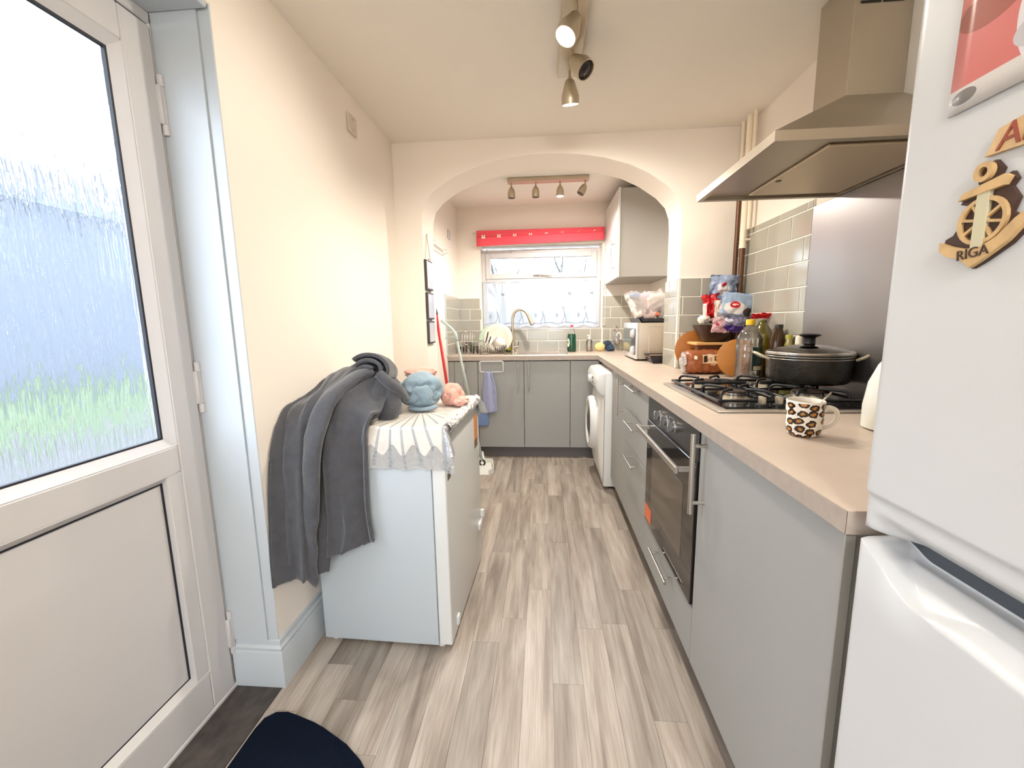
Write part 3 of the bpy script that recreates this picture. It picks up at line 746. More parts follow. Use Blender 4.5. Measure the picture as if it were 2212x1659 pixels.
bm = B(); box(bm, (FRX+.0605, FY0+.006, .862), (FRX+.0655, FY1-.008, .918)); obj('slit_shade_strip', bm, M('dark_slit_shade', S(74, 80, 88), .8), t)  # dark strip: shade of the slit between the doors put in as colour
bm = B(); box(bm, (FRX+.058, FY0+.006, .065), (FRX+.068, FY1-.008, .868)); box(bm, (FRX+.058, FY0+.006, .915), (FRX+.068, FY1-.008, 1.79)); obj('door_seal', bm, M('grey_seal', S(120, 124, 130), .7), t)
for y in (.06, .54):
    bm = B(); cyl(bm, (FRX+.10, y, 0), (FRX+.10, y, .035), .02, 12); obj('foot', bm, BLACK, t)
    bm = B(); cyl(bm, (1.0, y, 0), (1.0, y, .035), .02, 12); obj('foot', bm, BLACK, t)
# magnets: outlines in the door plane (y decreases to the right of the picture)
MAGW = M('carved_wood_magnet', S(206, 172, 122), .6, noise=(60, .75)); MAGD = M('dark_wood_layer', S(60, 38, 28), .6)
def plate(bm, pts, h0, h1):
    prism(bm, [(y, z) for y, z in pts], 0, FRX-h0, FRX-h1)
def ringpts(cy_, cz, ry, rz, n=20): return [(cy_+ry*math.cos(2*PI*k/n), cz+rz*math.sin(2*PI*k/n)) for k in range(n)]
# anchor
t = thing('anchor_magnet', 'carved wooden anchor magnet marked RIGA on the upper fridge door', 'magnet', (FRX, .475, 1.30))
AC = Vector((.477, 1.298))      # anchor centre (y, z)
def ap(u, v): return (AC.x - u, AC.y + v)
outl = [(-.040, -.026), (-.034, -.034), (-.015, -.040), (-.004, -.050), (.008, -.044), (.030, -.030), (.044, -.014), (.043, -.002), (.034, -.006), (.026, .000), (.030, .012), (.022, .024), (.026, .030), (.021, .038), (.008, .033), (.012, .044), (.004, .054), (-.006, .053), (-.013, .044), (-.009, .033), (-.022, .026), (-.026, .019), (-.018, .016), (-.021, .006), (-.026, -.006), (-.030, -.012), (-.038, -.015)]
bm = B(); plate(bm, [ap(*p) for p in outl], .0005, .0045); obj('dark_backing', bm, MAGD, t)
def cut(bm, ring_o, ring_i, h0, h1):
    n_ = len(ring_o); o0 = [bm.verts.new((FRX-h0, *p)) for p in ring_o]; o1 = [bm.verts.new((FRX-h1, *p)) for p in ring_o]; i0 = [bm.verts.new((FRX-h0, *p)) for p in ring_i]; i1 = [bm.verts.new((FRX-h1, *p)) for p in ring_i]
    for k in range(n_):
        j = (k+1) % n_
        bm.faces.new((o0[k], o0[j], o1[j], o1[k])); bm.faces.new((o1[k], o1[j], i1[j], i1[k])); bm.faces.new((i1[k], i1[j], i0[j], i0[k]))
bm = B()
c0 = ap(-.003, .045); cut(bm, ringpts(*c0, .0095, .0095), ringpts(*c0, .0048, .0048), .004, .009); obj('anchor_ring', bm, MAGW, t)
bm = B(); plate(bm, [ap(*p) for p in ((-.0245, .022), (-.020, .029), (.019, .0365), (.024, .033), (.020, .026))], .004, .0095); obj('stock', bm, MAGW, t)
bm = B(); plate(bm, [ap(*p) for p in ((-.0055, -.030), (.0065, -.030), (.0065, .027), (-.0055, .025))], .004, .0085); obj('shank', bm, M('pale_wood_layer', S(196, 190, 160), .6), t)
arms = [(-.0395, -.018), (-.039, -.027), (-.030, -.034), (-.013, -.040), (-.003, -.049), (.008, -.043), (.030, -.028), (.043, -.013), (.041, -.003), (.034, -.008), (.020, -.022), (.006, -.029), (-.010, -.029), (-.026, -.024)]
bm = B(); plate(bm, [ap(*p) for p in arms], .004, .0095); obj('arms', bm, MAGW, t)
bm = B(); c1 = ap(.001, -.003); cut(bm, ringpts(*c1, .0245, .0235, 28), ringpts(*c1, .0205, .0195, 28), .004, .008)
for k in range(8):
    a = 2*PI*k/8+.2; d = Vector((math.cos(a), math.sin(a))); e = Vector((-d.y, d.x))*.0014; q0, q1 = Vector(c1)+d*.006, Vector(c1)+d*.022
    plate(bm, [tuple(q0+e), tuple(q1+e), tuple(q1-e), tuple(q0-e)], .004, .0075)
obj('ship_wheel', bm, MAGW, t)
def text_obj(body, size, mat, parent, loc, ext=.0006, shear=0., roll_=0., name='lettering', bend=None):
    cu = bpy.data.curves.new('txt', 'FONT'); cu.body = body; cu.size = size; cu.extrude = ext; cu.align_x = 'CENTER'; cu.align_y = 'CENTER'; cu.shear = shear
    tmp = bpy.data.objects.new('txt', cu); link(tmp); bpy.context.view_layer.update()
    me = bpy.data.meshes.new_from_object(tmp.evaluated_get(bpy.context.evaluated_depsgraph_get())); bpy.data.objects.remove(tmp)
    bm = B(); bm.from_mesh(me); bpy.data.meshes.remove(me)
    # text x -> -Y, text y -> +Z, text z -> -X (reads from the aisle)
    for v in bm.verts:
        x, y, z = v.co; c_, s_ = math.cos(roll_), math.sin(roll_); x, y = x*c_-y*s_, x*s_+y*c_
        v.co = Vector((loc[0]-z, loc[1]-x, loc[2]+y))
    return obj(name, bm, mat, parent)
text_obj('RIGA', .0145, MAGD, t, (FRX-.0098, ap(-.001, -.0345)[0], ap(0, -.0345)[1]), roll_=.10)
# name magnet, cut by the picture edge
t = thing('name_magnet', 'carved wooden lettering magnet above the anchor, cut by the picture edge', 'magnet', (FRX, .455, 1.365))
bm = B(); plate(bm, [(.485, 1.3585), (.481, 1.364), (.474, 1.381), (.425, 1.389), (.424, 1.3565)], .0005, .005); obj('backing_plate', bm, M('pale_magnet_wood', S(214, 180, 132), .6, noise=(50, .8)), t)
text_obj('An', .032, M('red_brown_lettering', S(140, 62, 40), .6), t, (FRX-.0055, .4555, 1.3705), shear=.2, roll_=.05)
t = thing('photo_magnet', 'photo print magnet of a red top and white cloth, upper fridge door', 'magnet', (FRX, .49, 1.5))
sheet('photo_print', lambda u, v: (FRX-.0025-.0008*math.sin(PI*u), lerp(lerp(.534, .398, u), lerp(.532, .398, u), v), lerp(1.417, 1.560, v)), 8, 8,
      printed('snapshot', S(196, 108, 104), [('r', .5, .0, .7, .17, S(206, 202, 198)), ('e', .75, .42, .30, .42, S(214, 210, 214)), ('e', .6, .30, .16, .10, S(188, 186, 192)), ('e', .86, .62, .12, .2, S(150, 150, 150)), ('e', .25, .64, .26, .13, S(150, 78, 66)), ('r', .2, .85, .3, .12, S(206, 120, 110)), ('e', .12, .10, .10, .05, S(120, 116, 116))], .3), t, thick=.002)

# ---------------------------------------------------------------- hood, splashback, pipes
t = thing('cooker_hood', 'stainless steel chimney cooker hood on the right wall over the hob', 'cooker hood', (.86, 1.47, 1.65))
HX0, HX1, HY0, HY1 = .594, XR-.001, 1.192, 1.745
HOOD = M('hood_steel', S(182, 172, 156), .36, .75, bump=(40, .02), stretch=(1, 1, 10))
bm = B()
# canopy: lip and pyramid
lo = [(HX0, HY0), (HX1, HY0), (HX1, HY1), (HX0, HY1)]; tp = [(.945, 1.487), (HX1, 1.487), (HX1, 1.655), (.945, 1.655)]
r0 = [bm.verts.new((x, y, 1.65)) for x, y in lo]; r1 = [bm.verts.new((x, y, 1.676)) for x, y in lo]; r2v = [bm.verts.new((x, y, 1.886)) for x, y in tp]
for a, b_ in ((r0, r1), (r1, r2v)):
    for k in range(4): bm.faces.new((a[k], a[(k+1) % 4], b_[(k+1) % 4], b_[k]))
bm.faces.new(r2v)
li = [(HX0+.02, HY0+.02), (HX1-.02, HY0+.02), (HX1-.02, HY1-.02), (HX0+.02, HY1-.02)]
ri = [bm.verts.new((x, y, 1.65)) for x, y in li]; rj = [bm.verts.new((x, y, 1.662)) for x, y in li]
for a, b_ in ((r0, ri), (ri, rj)):
    for k in range(4): bm.faces.new((a[k], a[(k+1) % 4], b_[(k+1) % 4], b_[k]))
bm.faces.new(rj)
can = obj('canopy', bm, HOOD, t)
bm = B(); box(bm, (HX0+.17, HY0+.06, 1.653), (HX1-.03, HY1-.05, 1.6615), .003); obj('filter_panel', bm, M('filter_steel', S(206, 190, 164), .4, .6), can)
bm = B(); cyl(bm, (HX0+.19, 1.53, 1.6535), (HX0+.19, 1.53, 1.6515), .009, 14); obj('panel_latch', bm, BLACK, can)
bm = B(); box(bm, (.945, 1.487, 1.880), (HX1, 1.655, 2.239), .002); ch = obj('chimney', bm, HOOD, t)
bm = B()
for k in range(4): box(bm, (.962, 1.4845, 2.140+.013*k), (1.020, 1.4875, 2.146+.013*k)); box(bm, (1.026, 1.4845, 2.140+.013*k), (1.085, 1.4875, 2.146+.013*k))
obj('vent_slots', bm, BLACK, ch)
bm = B(); box(bm, (XR-.010, 1.10, .9125), (XR-.0015, 1.872, 1.649), .001); solo('splashback', bm, M('splashback_steel', S(156, 152, 150), .32, .85, bump=(30, .02), stretch=(1, 12, 1)), 'brushed steel splashback panel on the wall behind the hob', 'splashback')
CU = M('brown_copper_pipe', S(112, 78, 58), .4, .5, noise=(6, .7))
t = thing('service_pipes', 'brown and white painted pipes rising in the corner by the arch', 'pipe', (1.06, 2.42, .912))
for (x, y, r) in ((1.070, 2.475, .0125), (1.072, 2.405, .0145)):
    bm = B(); cyl(bm, (x, y, .9125), (x, y, 1.585), r, 16); obj('lower_pipe', bm, CU, t, auto=40)
bm = B(); cyl(bm, (1.070, 2.475, 1.585), (1.070, 2.475, 1.84), .0125, 16); obj('lower_pipe', bm, CU, t, auto=40)
PWH = M('cream_painted_pipe', S(240, 226, 204), .5)
bm = B(); cyl(bm, (1.072, 2.405, 1.585), (1.072, 2.405, ZC-.0005), .016, 16); cyl(bm, (1.072, 2.405, 1.575), (1.072, 2.405, 1.60), .0185, 16); obj('upper_pipe', bm, PWH, t, auto=40, label='cream painted pipe')
bm = B(); cyl(bm, (1.072, 2.350, 1.665), (1.072, 2.350, ZC-.0005), .009, 12); cyl(bm, (1.070, 2.475, 1.84), (1.070, 2.475, ZC-.0005), .010, 12); obj('upper_pipe', bm, PWH, t, auto=40, label='thin cream painted pipes')
for z in (1.25, 1.62, 1.95):
    bm = B(); box(bm, (1.078, 2.39, z-.006), (XR-.001, 2.485, z+.006), .002); obj('pipe_clip', bm, PWH, t)

# ---------------------------------------------------------------- gas hob and what stands on it
t = thing('gas_hob', 'black and steel four burner gas hob let into the worktop', 'hob', (.80, 1.59, .912))
GX0, GX1, GY0, GY1h = .535, 1.055, 1.292, 1.890
bm = B(); box(bm, (GX0, GY0, .9122), (GX1, GY1h, .921), .004, 2); obj('steel_rim', bm, STEEL, t, auto=40)
bm = B(); box(bm, (GX0+.030, GY0+.018, .9205), (GX1-.018, GY1h-.02, .9235), .002); obj('hob_plate', bm, M('black_hob_glass', S(34, 32, 32), .12), t)
bur = [(.665, 1.735, .042), (.665, 1.475, .032), (.905, 1.735, .032), (.905, 1.475, .046)]
for x, y, r in bur:
    bm = B(); lathe(bm, (x, y, .9235), [(r*1.55, 0), (r*1.5, .004), (r*1.1, .010)], 28); b_ = obj('burner', bm, M('burner_alloy', S(190, 180, 160), .35, .7), t, auto=40, label='alloy burner crown')
    bm = B(); lathe(bm, (x, y, .9335), [(r*.95, 0), (r*1.0, .004), (r*1.0, .013), (r*.9, .014)], 28); obj('burner_ring', bm, CHROME, b_, auto=40)
    bm = B(); lathe(bm, (x, y, .9475), [(r*1.02, 0), (r*1.04, .004), (r*.9, .0075), (r*.3, .0085)], 28); obj('burner_cap', bm, M('brown_black_cap', S(58, 46, 40), .35), b_, auto=40)
for x in (.665, .905):     # two pan supports, each one rod frame over a front and a back burner
    bm = B()
    for y in (1.735, 1.475):
        for k in range(4):
            a = PI/4 + k*PI/2; d = Vector((math.cos(a)*.9, math.sin(a)*.9, 0))
            o_ = Vector((x, y, 0))
            tube(bm, smooth_path([o_+d*.128+Vector((0, 0, .924)), o_+d*.128+Vector((0, 0, .948)), o_+d*.115+Vector((0, 0, .960)), o_+d*.085+Vector((0, 0, .962)), o_+d*.036+Vector((0, 0, .960))], 10), .0052, 8)
    for dx in (-.1, .1): cyl(bm, (x+dx, 1.36, .936), (x+dx, 1.85, .936), .0048, 8)
    for y in (1.37, 1.605, 1.845): cyl(bm, (x-.105, y, .936), (x+.105, y, .936), .0048, 8)
    cyl(bm, (x-.095, 1.605, .961), (x+.095, 1.605, .961), .006, 8)
    for dx in (-.06, .06): cyl(bm, (x+dx, 1.605, .924), (x+dx, 1.605, .961), .005, 8)
    obj('pan_support', bm, BLACKENAMEL, t, auto=50)
for i, x in enumerate((.690, .742, .794, .846)):
    bm = B(); lathe(bm, (x, 1.345, .9235), [(.019, 0), (.019, .006), (.015, .009)], 20); k_ = obj('knob', bm, BLACK, t, auto=40)
    bm = B(); box(bm, (x-.006, 1.330, .930), (x+.006, 1.360, .955), .003, 2); obj('knob_grip', bm, M('champagne_knob', S(186, 176, 156), .35, .6), k_, auto=40)

# cooking pot
PT = Vector((.972, 1.60, .966))
t = thing('cooking_pot', 'wide dark non stick pot with glass lid on the hob', 'pot', PT)
HAM = M('dark_nonstick', S(58, 56, 50), .25, .3, noise=(14, .55), bump=(55, .25))
bm = B(); lathe(bm, PT, [(.118, 0), (.126, .006), (.130, .02), (.134, .098), (.137, .100), (.137, .104), (.130, .104), (.124, .015), (.0, .012)], 48, cap=False); bmesh.ops.contextual_create(bm, geom=[]) if False else None
bm.faces.new([v for v in bm.verts[:48]][::-1]); pb = obj('pot_body', bm, HAM, t, auto=40)
bm = B()
for z, r in ((.088, .1345), (.097, .1355), (.105, .1365)): tube(bm, [PT+Vector((r*math.cos(2*PI*k/48), r*math.sin(2*PI*k/48), z)) for k in range(48)], .0016, 6, closed=True)
obj('rim_bands', bm, CHROME, pb, True)
bm = B(); lathe(bm, PT, [(.134, .108), (.128, .112), (.10, .124), (.06, .134), (.02, .138), (.0, .138)], 48, cap=False); ld_ = obj('lid_glass', bm, clear('lid_glass', (.62, .60, .56), .10), t, True)
bm = B(); tube(bm, [PT+Vector((.132*math.cos(2*PI*k/48), .132*math.sin(2*PI*k/48), .109)) for k in range(48)], .0042, 8, closed=True); obj('lid_rim', bm, CHROME, ld_, True)
bm = B(); lathe(bm, PT, [(.012, .136), (.019, .140), (.017, .158), (.020, .163), (.032, .168), (.034, .173), (.026, .177), (.0, .178)], 28, cap=False); obj('lid_knob', bm, BLACK, ld_, auto=50)
for a0, nm in ((math.radians(168), 'side_handle'), (math.radians(-30), 'side_handle')):
    d = Vector((math.cos(a0), math.sin(a0), 0)); e = Vector((-d.y, d.x, 0)); c = PT+d*.134+Vector((0, 0, .085)); bm = B()
    tube(bm, smooth_path([c+e*.034, c+d*.022+e*.032+Vector((0, 0, .010)), c+d*.040+e*.012+Vector((0, 0, .020)), c+d*.040-e*.012+Vector((0, 0, .020)), c+d*.022-e*.032+Vector((0, 0, .010)), c-e*.034], 20), .0065, 8, flat=.8)
    obj('side_handle', bm, M('ivory_handle', S(206, 196, 168), .35), t, True)

# leopard mug with spoon
MG = Vector((.640, 1.047, .9125))
t = thing('mug', 'white mug with leopard spots at the near end of the worktop', 'mug', MG)
def leopard():
    m = bpy.data.materials.new('leopard_glaze'); m.use_nodes = True; nt = m.node_tree; n = nt.nodes; l = nt.links; b = n['Principled BSDF']; b.inputs['Roughness'].default_value = .15
    uv = n.new('ShaderNodeTexCoord'); mp = n.new('ShaderNodeMapping'); mp.inputs['Scale'].default_value = (9.5, 4.3, 1); l.new(uv.outputs['UV'], mp.inputs[0])
    nz = n.new('ShaderNodeTexNoise'); nz.inputs['Scale'].default_value = 2.6; l.new(mp.outputs[0], nz.inputs[0])
    sb = n.new('ShaderNodeVectorMath'); sb.operation = 'MULTIPLY_ADD'; sb.inputs[1].default_value = (.5, .5, 0); l.new(nz.outputs['Color'], sb.inputs[0]); l.new(mp.outputs[0], sb.inputs[2])
    vo = n.new('ShaderNodeTexVoronoi'); vo.voronoi_dimensions = '2D'; vo.inputs['Scale'].default_value = 1.0; vo.inputs['Randomness'].default_value = .5; l.new(sb.outputs[0], vo.inputs['Vector'])
    r = n.new('ShaderNodeValToRGB'); r.color_ramp.interpolation = 'CONSTANT'; e = r.color_ramp.elements
    e[0].position = 0; e[0].color = (*S(176, 122, 56), 1); e[1].position = .19; e[1].color = (*S(44, 28, 22), 1)
    x = e.new(.43); x.color = (*S(240, 234, 222), 1)
    l.new(vo.outputs['Distance'], r.inputs[0])
    # plain band at the rim and the foot
    l.new(r.outputs[0], b.inputs['Base Color']); return m
CER = M('white_ceramic', S(240, 234, 224), .15)
prof_m = [(.028, .0), (.0335, .004), (.037, .016), (.0395, .04), (.0405, .084)]
def mugskin(u, v):
    z = v*.084; i = max(k for k in range(len(prof_m)-1) if prof_m[k][1] <= z+1e-9); f = (z-prof_m[i][1])/(prof_m[i+1][1]-prof_m[i][1]); r = lerp(prof_m[i][0], prof_m[i+1][0], f)
    a = 2*PI*u; return MG + Vector((r*math.cos(a), r*math.sin(a), z))
sheet('mug_body', mugskin, 48, 16, leopard(), t)
bm = B(); lathe(bm, MG, [(.0405, .0838), (.0408, .087), (.0395, .0885), (.0372, .087), (.036, .05), (.032, .012), (.0, .010)], 48, cap=False); obj('mug_lining', bm, CER, t, True)
bm = B(); lathe(bm, MG, [(.0, .0), (.0285, .0005)], 40, cap=False); obj('mug_base', bm, CER, t, True)
bm = B(); lathe(bm, MG, [(.0366, .0775), (.0, .0775)], 40, cap=False); obj('tea', bm, M('milky_tea', S(150, 110, 76), .2, noise=(60, .7)), t, True)
bm = B(); a0 = math.radians(-8); d = Vector((math.cos(a0), math.sin(a0), 0))
tube(bm, smooth_path([MG+d*.038+Vector((0, 0, .062)), MG+d*.050+Vector((0, 0, .070)), MG+d*.066+Vector((0, 0, .064)), MG+d*.070+Vector((0, 0, .046)), MG+d*.060+Vector((0, 0, .028)), MG+d*.038+Vector((0, 0, .016))], 24), [.0065]*3+[.0058]*4+[.0052]*12+[.0042]*6, 10, flat=1.1); obj('handle', bm, CER, t, True)
t = thing('teaspoon', 'steel teaspoon standing in the leopard mug', 'spoon', MG+Vector((.01, 0, .02)))
bm = B(); tube(bm, [MG+Vector((-.012, .004, .020)), MG+Vector((.0355, -.004, .084)), MG+Vector((.053, -.006, .108))], [.0016, .0018, .0024], 8); obj('spoon_handle', bm, CHROME, t, True)
bm = B(); blob(bm, MG+Vector((-.015, .004, .0195)), (.009, .006, .003), 0, 1, 2); obj('spoon_bowl', bm, CHROME, t, True)
# pale container half hidden by the fridge
t = thing('plastic_jug', 'tall pale plastic bottle standing partly hidden behind the fridge edge', 'bottle', (.895, 1.10, .9125))
bm = B(); lathe(bm, (.895, 1.10, .9125), [(.060, 0), (.068, .004), (.069, .06), (.062, .12), (.046, .165), (.033, .185), (.031, .19)], 32); obj('jug_body', bm, M('pale_translucent_plastic', S(226, 228, 220), .4, sss=.0), t, auto=50)
bm = B(); lathe(bm, (.895, 1.10, 1.1025), [(.034, 0), (.034, .022), (.028, .026)], 28); obj('jug_cap', bm, M('pale_cap', S(210, 214, 204), .4), t, auto=50)

# ---------------------------------------------------------------- ceiling spot tracks
NIC = M('brushed_nickel', S(196, 184, 162), .35, .85)
BULB = M('lit_bulb', (1, .86, .66), .5, emit=((1, .80, .52), 60.)); OFFB = M('dark_bulb_glass', S(44, 40, 44), .1)
def spot_head(t, base, aim, lit, n=28, L=.085, R=.034, neck=.03, energy=0, lc=(1, .93, .82), cone=140):
    """stem from the bar, then a tulip shade pointing along aim"""
    base = Vector(base); aim = Vector(aim).normalized(); piv = base + Vector((0, 0, -neck)); bm = B()
    cyl(bm, base, piv, .006, 10); blob(bm, piv, (.009, .009, .009), 0, 1, 2); st = obj('stem', bm, NIC, t, auto=50)
    q = aim.to_track_quat('Z', 'Y').to_matrix()
    bm = B(); pr = [(.0, .0), (.012, .001), (.020, .010), (.028, .034), (R, .062), (R*.97, L), (R*.90, L-.001), (R*.86, .055), (.012, .012)]
    lathe(bm, (0, 0, 0), pr, n, cap=False)
    for v in bm.verts: v.co = q @ v.co + piv
    hd = obj('lamp_shade', bm, NIC, t, auto=50)
    bm = B(); lathe(bm, (0, 0, 0), [(R*.86, L-.012), (R*.7, L-.004), (.0, L-.001)], n, cap=False)
    for v in bm.verts: v.co = q @ v.co + piv
    obj('bulb', bm, BULB if lit else OFFB, hd, True)
    if lit:
        d = bpy.data.lights.new('lamp_light', 'SPOT'); d.energy = energy; d.color = lc; d.spot_size = math.radians(cone); d.spot_blend = .6; d.shadow_soft_size = .03
        o = bpy.data.objects.new('lamp_light', d); link(o); o.location = piv + aim*(L+.012); o.rotation_euler = (-aim).to_track_quat('Z', 'Y').to_euler()
    return hd
t = thing('ceiling_spot_track', 'nickel ceiling track with turned spot heads over the front kitchen', 'ceiling light', (.10, 1.50, ZC))
bm = B(); box(bm, (.062, 1.02, ZC-.022), (.152, 1.935, ZC-.0005), .004); obj('track_bar', bm, NIC, t)
for y, aim, lit, e, cn in ((1.885, (.06, .30, -1), True, 52, 168), (1.75, (.55, -.42, -.72), False, 0, 1), (1.525, (-.42, -.30, -.9), True, 26, 150), (1.13, (.30, .2, -.8), False, 0, 104)):
    spot_head(t, (.110, y, ZC-.02), aim, lit, energy=e, cone=cn, R=.037, L=.092)
t = thing('ceiling_spot_track', 'nickel ceiling track with four hanging spot heads beyond the arch', 'ceiling light', (.03, 3.36, ZC2))
bm = B(); box(bm, (-.275, 3.32, ZC2-.028), (.345, 3.40, ZC2-.0005), .003); obj('track_bar', bm, NIC, t)
for x, aim, lit in ((-.245, (0, 0, -1), False), (-.058, (0, 0, -1), False), (.128, (0, 0, -1), True), (.318, (-.45, -.1, -.8), False)):
    spot_head(t, (x, 3.36, ZC2-.026), aim, lit, energy=85, lc=(1, .95, .88), cone=174, R=.029, L=.078, neck=.034)
# fill lamp added out of view behind the camera to brighten the kitchen
t = thing('rear_fill_lamp', 'round glowing fill lamp added behind the viewer, out of frame', 'ceiling light', (.1, -.9, ZC))
bm = B(); lathe(bm, (.1, -.9, 1.84), [(.0, 0), (.09, .008), (.15, .05), (.16, .10), (.13, .15), (.05, .175), (.0, .178)], 32, cap=False); obj('lamp_shade', bm, M('fill_lamp_glow', (1, .9, .78), .4, emit=((1, .94, .84), 72.)), t, True)
bm = B(); cyl(bm, (.1, -.9, 2.015), (.1, -.9, ZC-.016), .006, 10); obj('flex', bm, WHITE, t)
bm = B(); lathe(bm, (.1, -.9, ZC-.016), [(.17, 0), (.17, .0155)], 32); obj('lamp_base', bm, WHITE, t, auto=40)

# ---------------------------------------------------------------- under-counter freezer with its cloth and the laundry on it
FZ = thing('freezer', 'white under counter freezer against the left wall, door facing the aisle', 'freezer', (-.838, 1.362, 0))
FZ.rotation_euler = (0, 0, math.radians(-2.0))
def fz(name, bm, mat, parent=None, **k):
    """geometry in the freezer's own coordinates (x across to the aisle, y away from the viewer)"""
    o = obj(name, bm, mat, None, **k); o.parent = parent or FZ; return o
FW, FD, FH = .604, .498, .848
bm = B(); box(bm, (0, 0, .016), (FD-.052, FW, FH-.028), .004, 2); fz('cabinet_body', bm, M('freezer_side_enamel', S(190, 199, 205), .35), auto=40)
bm = B(); box(bm, (FD-.050, .0, .020), (FD, FW, FH-.034), .006, 3); fdoor = fz('door', bm, APPL, auto=40)
bm = B(); box(bm, (FD-.0515, .006, .026), (FD-.0505, FW-.006, FH-.04)); fz('door_seal', bm, M('grey_seal', S(120, 124, 130), .7))
bm = B(); box(bm, (0, -.003, FH-.027), (FD+.004, FW+.003, FH), .004, 2); fz('top_panel', bm, APPL, auto=40)
bm = B(); box(bm, (FD-.0002, .490, .660), (FD+.0008, .560, .775), .0002); fz('energy_sticker', bm, M('orange_sticker', S(226, 146, 74), .45), fdoor, label='orange energy sticker')
bm = B(); box(bm, (FD-.0002, .490, .620), (FD+.0009, .560, .660), .0002); fz('energy_sticker', bm, M('brown_sticker', S(126, 98, 66), .45), fdoor, label='brown lower strip of the sticker')
bm = B(); box(bm, (FD-.0002, .022, .650), (FD+.0008, .060, .690), .0002); fz('badge', bm, M('dark_badge', S(84, 70, 54), .4), fdoor, label='dark square badge')
bm = B(); box(bm, (FD-.002, .515, .20), (FD+.012, .600, .235), .006, 2); box(bm, (FD-.002, .585, .235), (FD+.018, .603, .275), .003); fz('hinge_cover', bm, APPL, fdoor, auto=40)
bm = B(); box(bm, (FD-.004, .070, .045), (FD+.010, .100, .085), .008, 3); fz('hinge_cover', bm, APPL, fdoor, auto=40)
for x, y in ((.03, .03), (.45, .03), (.03, .57), (.45, .57)):
    bm = B(); cyl(bm, (x, y, 0), (x, y, .02), .014, 12); fz('foot', bm, M('white_foot', S(215, 215, 210), .5))
# PVC lace cloth
def lace_mat():
    m = bpy.data.materials.new('printed_plastic_lace'); m.use_nodes = True; nt = m.node_tree; n = nt.nodes; l = nt.links; b = n['Principled BSDF']
    b.inputs['Roughness'].default_value = .3
    uv = n.new('ShaderNodeTexCoord'); out = n['Material Output']
    # silver sunburst rays printed round a centre
    sp = n.new('ShaderNodeSeparateXYZ'); l.new(uv.outputs['UV'], sp.inputs[0])
    def math_(op, a, b_=None, c=None):
        x = n.new('ShaderNodeMath'); x.operation = op
        for i, q in enumerate((a, b_, c)):
            if q is None: continue
            if isinstance(q, (int, float)): x.inputs[i].default_value = q
            else: l.new(q, x.inputs[i])
        return x.outputs[0]
    dx = math_('SUBTRACT', sp.outputs[0], .60); dy = math_('SUBTRACT', sp.outputs[1], .50)
    an = math_('ARCTAN2', dy, dx); rad = math_('SQRT', math_('ADD', math_('MULTIPLY', dx, dx), math_('MULTIPLY', dy, dy)))
    fr = math_('FRACT', math_('MULTIPLY', an, 30/(2*PI))); ray = math_('LESS_THAN', fr, .20)
    band = math_('MULTIPLY', math_('GREATER_THAN', rad, .10), math_('MULTIPLY', math_('LESS_THAN', rad, .50), math_('LESS_THAN', dx, .25))); ray = math_('MULTIPLY', ray, band)
    ring = math_('LESS_THAN', math_('ABSOLUTE', math_('SUBTRACT', math_('ADD', rad, math_('MULTIPLY', math_('SINE', math_('MULTIPLY', an, 14)), .012)), .075)), .008)
    # lacy motif along the front flap
    mp = n.new('ShaderNodeMapping'); mp.inputs['Scale'].default_value = (58, 58, 1); l.new(uv.outputs['UV'], mp.inputs[0])
    vo = n.new('ShaderNodeTexVoronoi'); vo.feature = 'DISTANCE_TO_EDGE'; vo.inputs['Scale'].default_value = 1.; l.new(mp.outputs[0], vo.inputs['Vector'])
    wv = math_('ADD', .085, math_('MULTIPLY', math_('SINE', math_('MULTIPLY', sp.outputs[0], 46)), .022))
    flap = math_('LESS_THAN', sp.outputs[1], wv)
    side = math_('GREATER_THAN', sp.outputs[0], .90)
    lace = math_('MULTIPLY', flap, math_('LESS_THAN', vo.outputs['Distance'], .09))
    silver = math_('MAXIMUM', math_('MAXIMUM', ray, ring), math_('MAXIMUM', lace, side))
    mx = n.new('ShaderNodeMix'); mx.data_type = 'RGBA'; l.new(silver, mx.inputs[0]); mx.inputs[6].default_value = (*S(224, 218, 208), 1); mx.inputs[7].default_value = (*S(178, 180, 182), 1)
    l.new(mx.outputs[2], b.inputs['Base Color']); l.new(math_('MULTIPLY', silver, .25), b.inputs['Metallic'])
    tb = n.new('ShaderNodeTexNoise'); tb.inputs['Scale'].default_value = 70; l.new(uv.outputs['UV'], tb.inputs[0])
    bp = n.new('ShaderNodeBump'); bp.inputs['Strength'].default_value = .35; bp.inputs['Distance'].default_value = .004; l.new(tb.outputs[0], bp.inputs['Height']); l.new(bp.outputs[0], b.inputs['Normal'])
    tr = n.new('ShaderNodeBsdfTransparent'); ms = n.new('ShaderNodeMixShader')
    fac = math_('MULTIPLY', flap, math_('SUBTRACT', .45, math_('MULTIPLY', lace, .4))); l.new(fac, ms.inputs[0]); l.new(b.outputs[0], ms.inputs[1]); l.new(tr.outputs[0], ms.inputs[2]); l.new(ms.outputs[0], out.inputs[0])
    return m
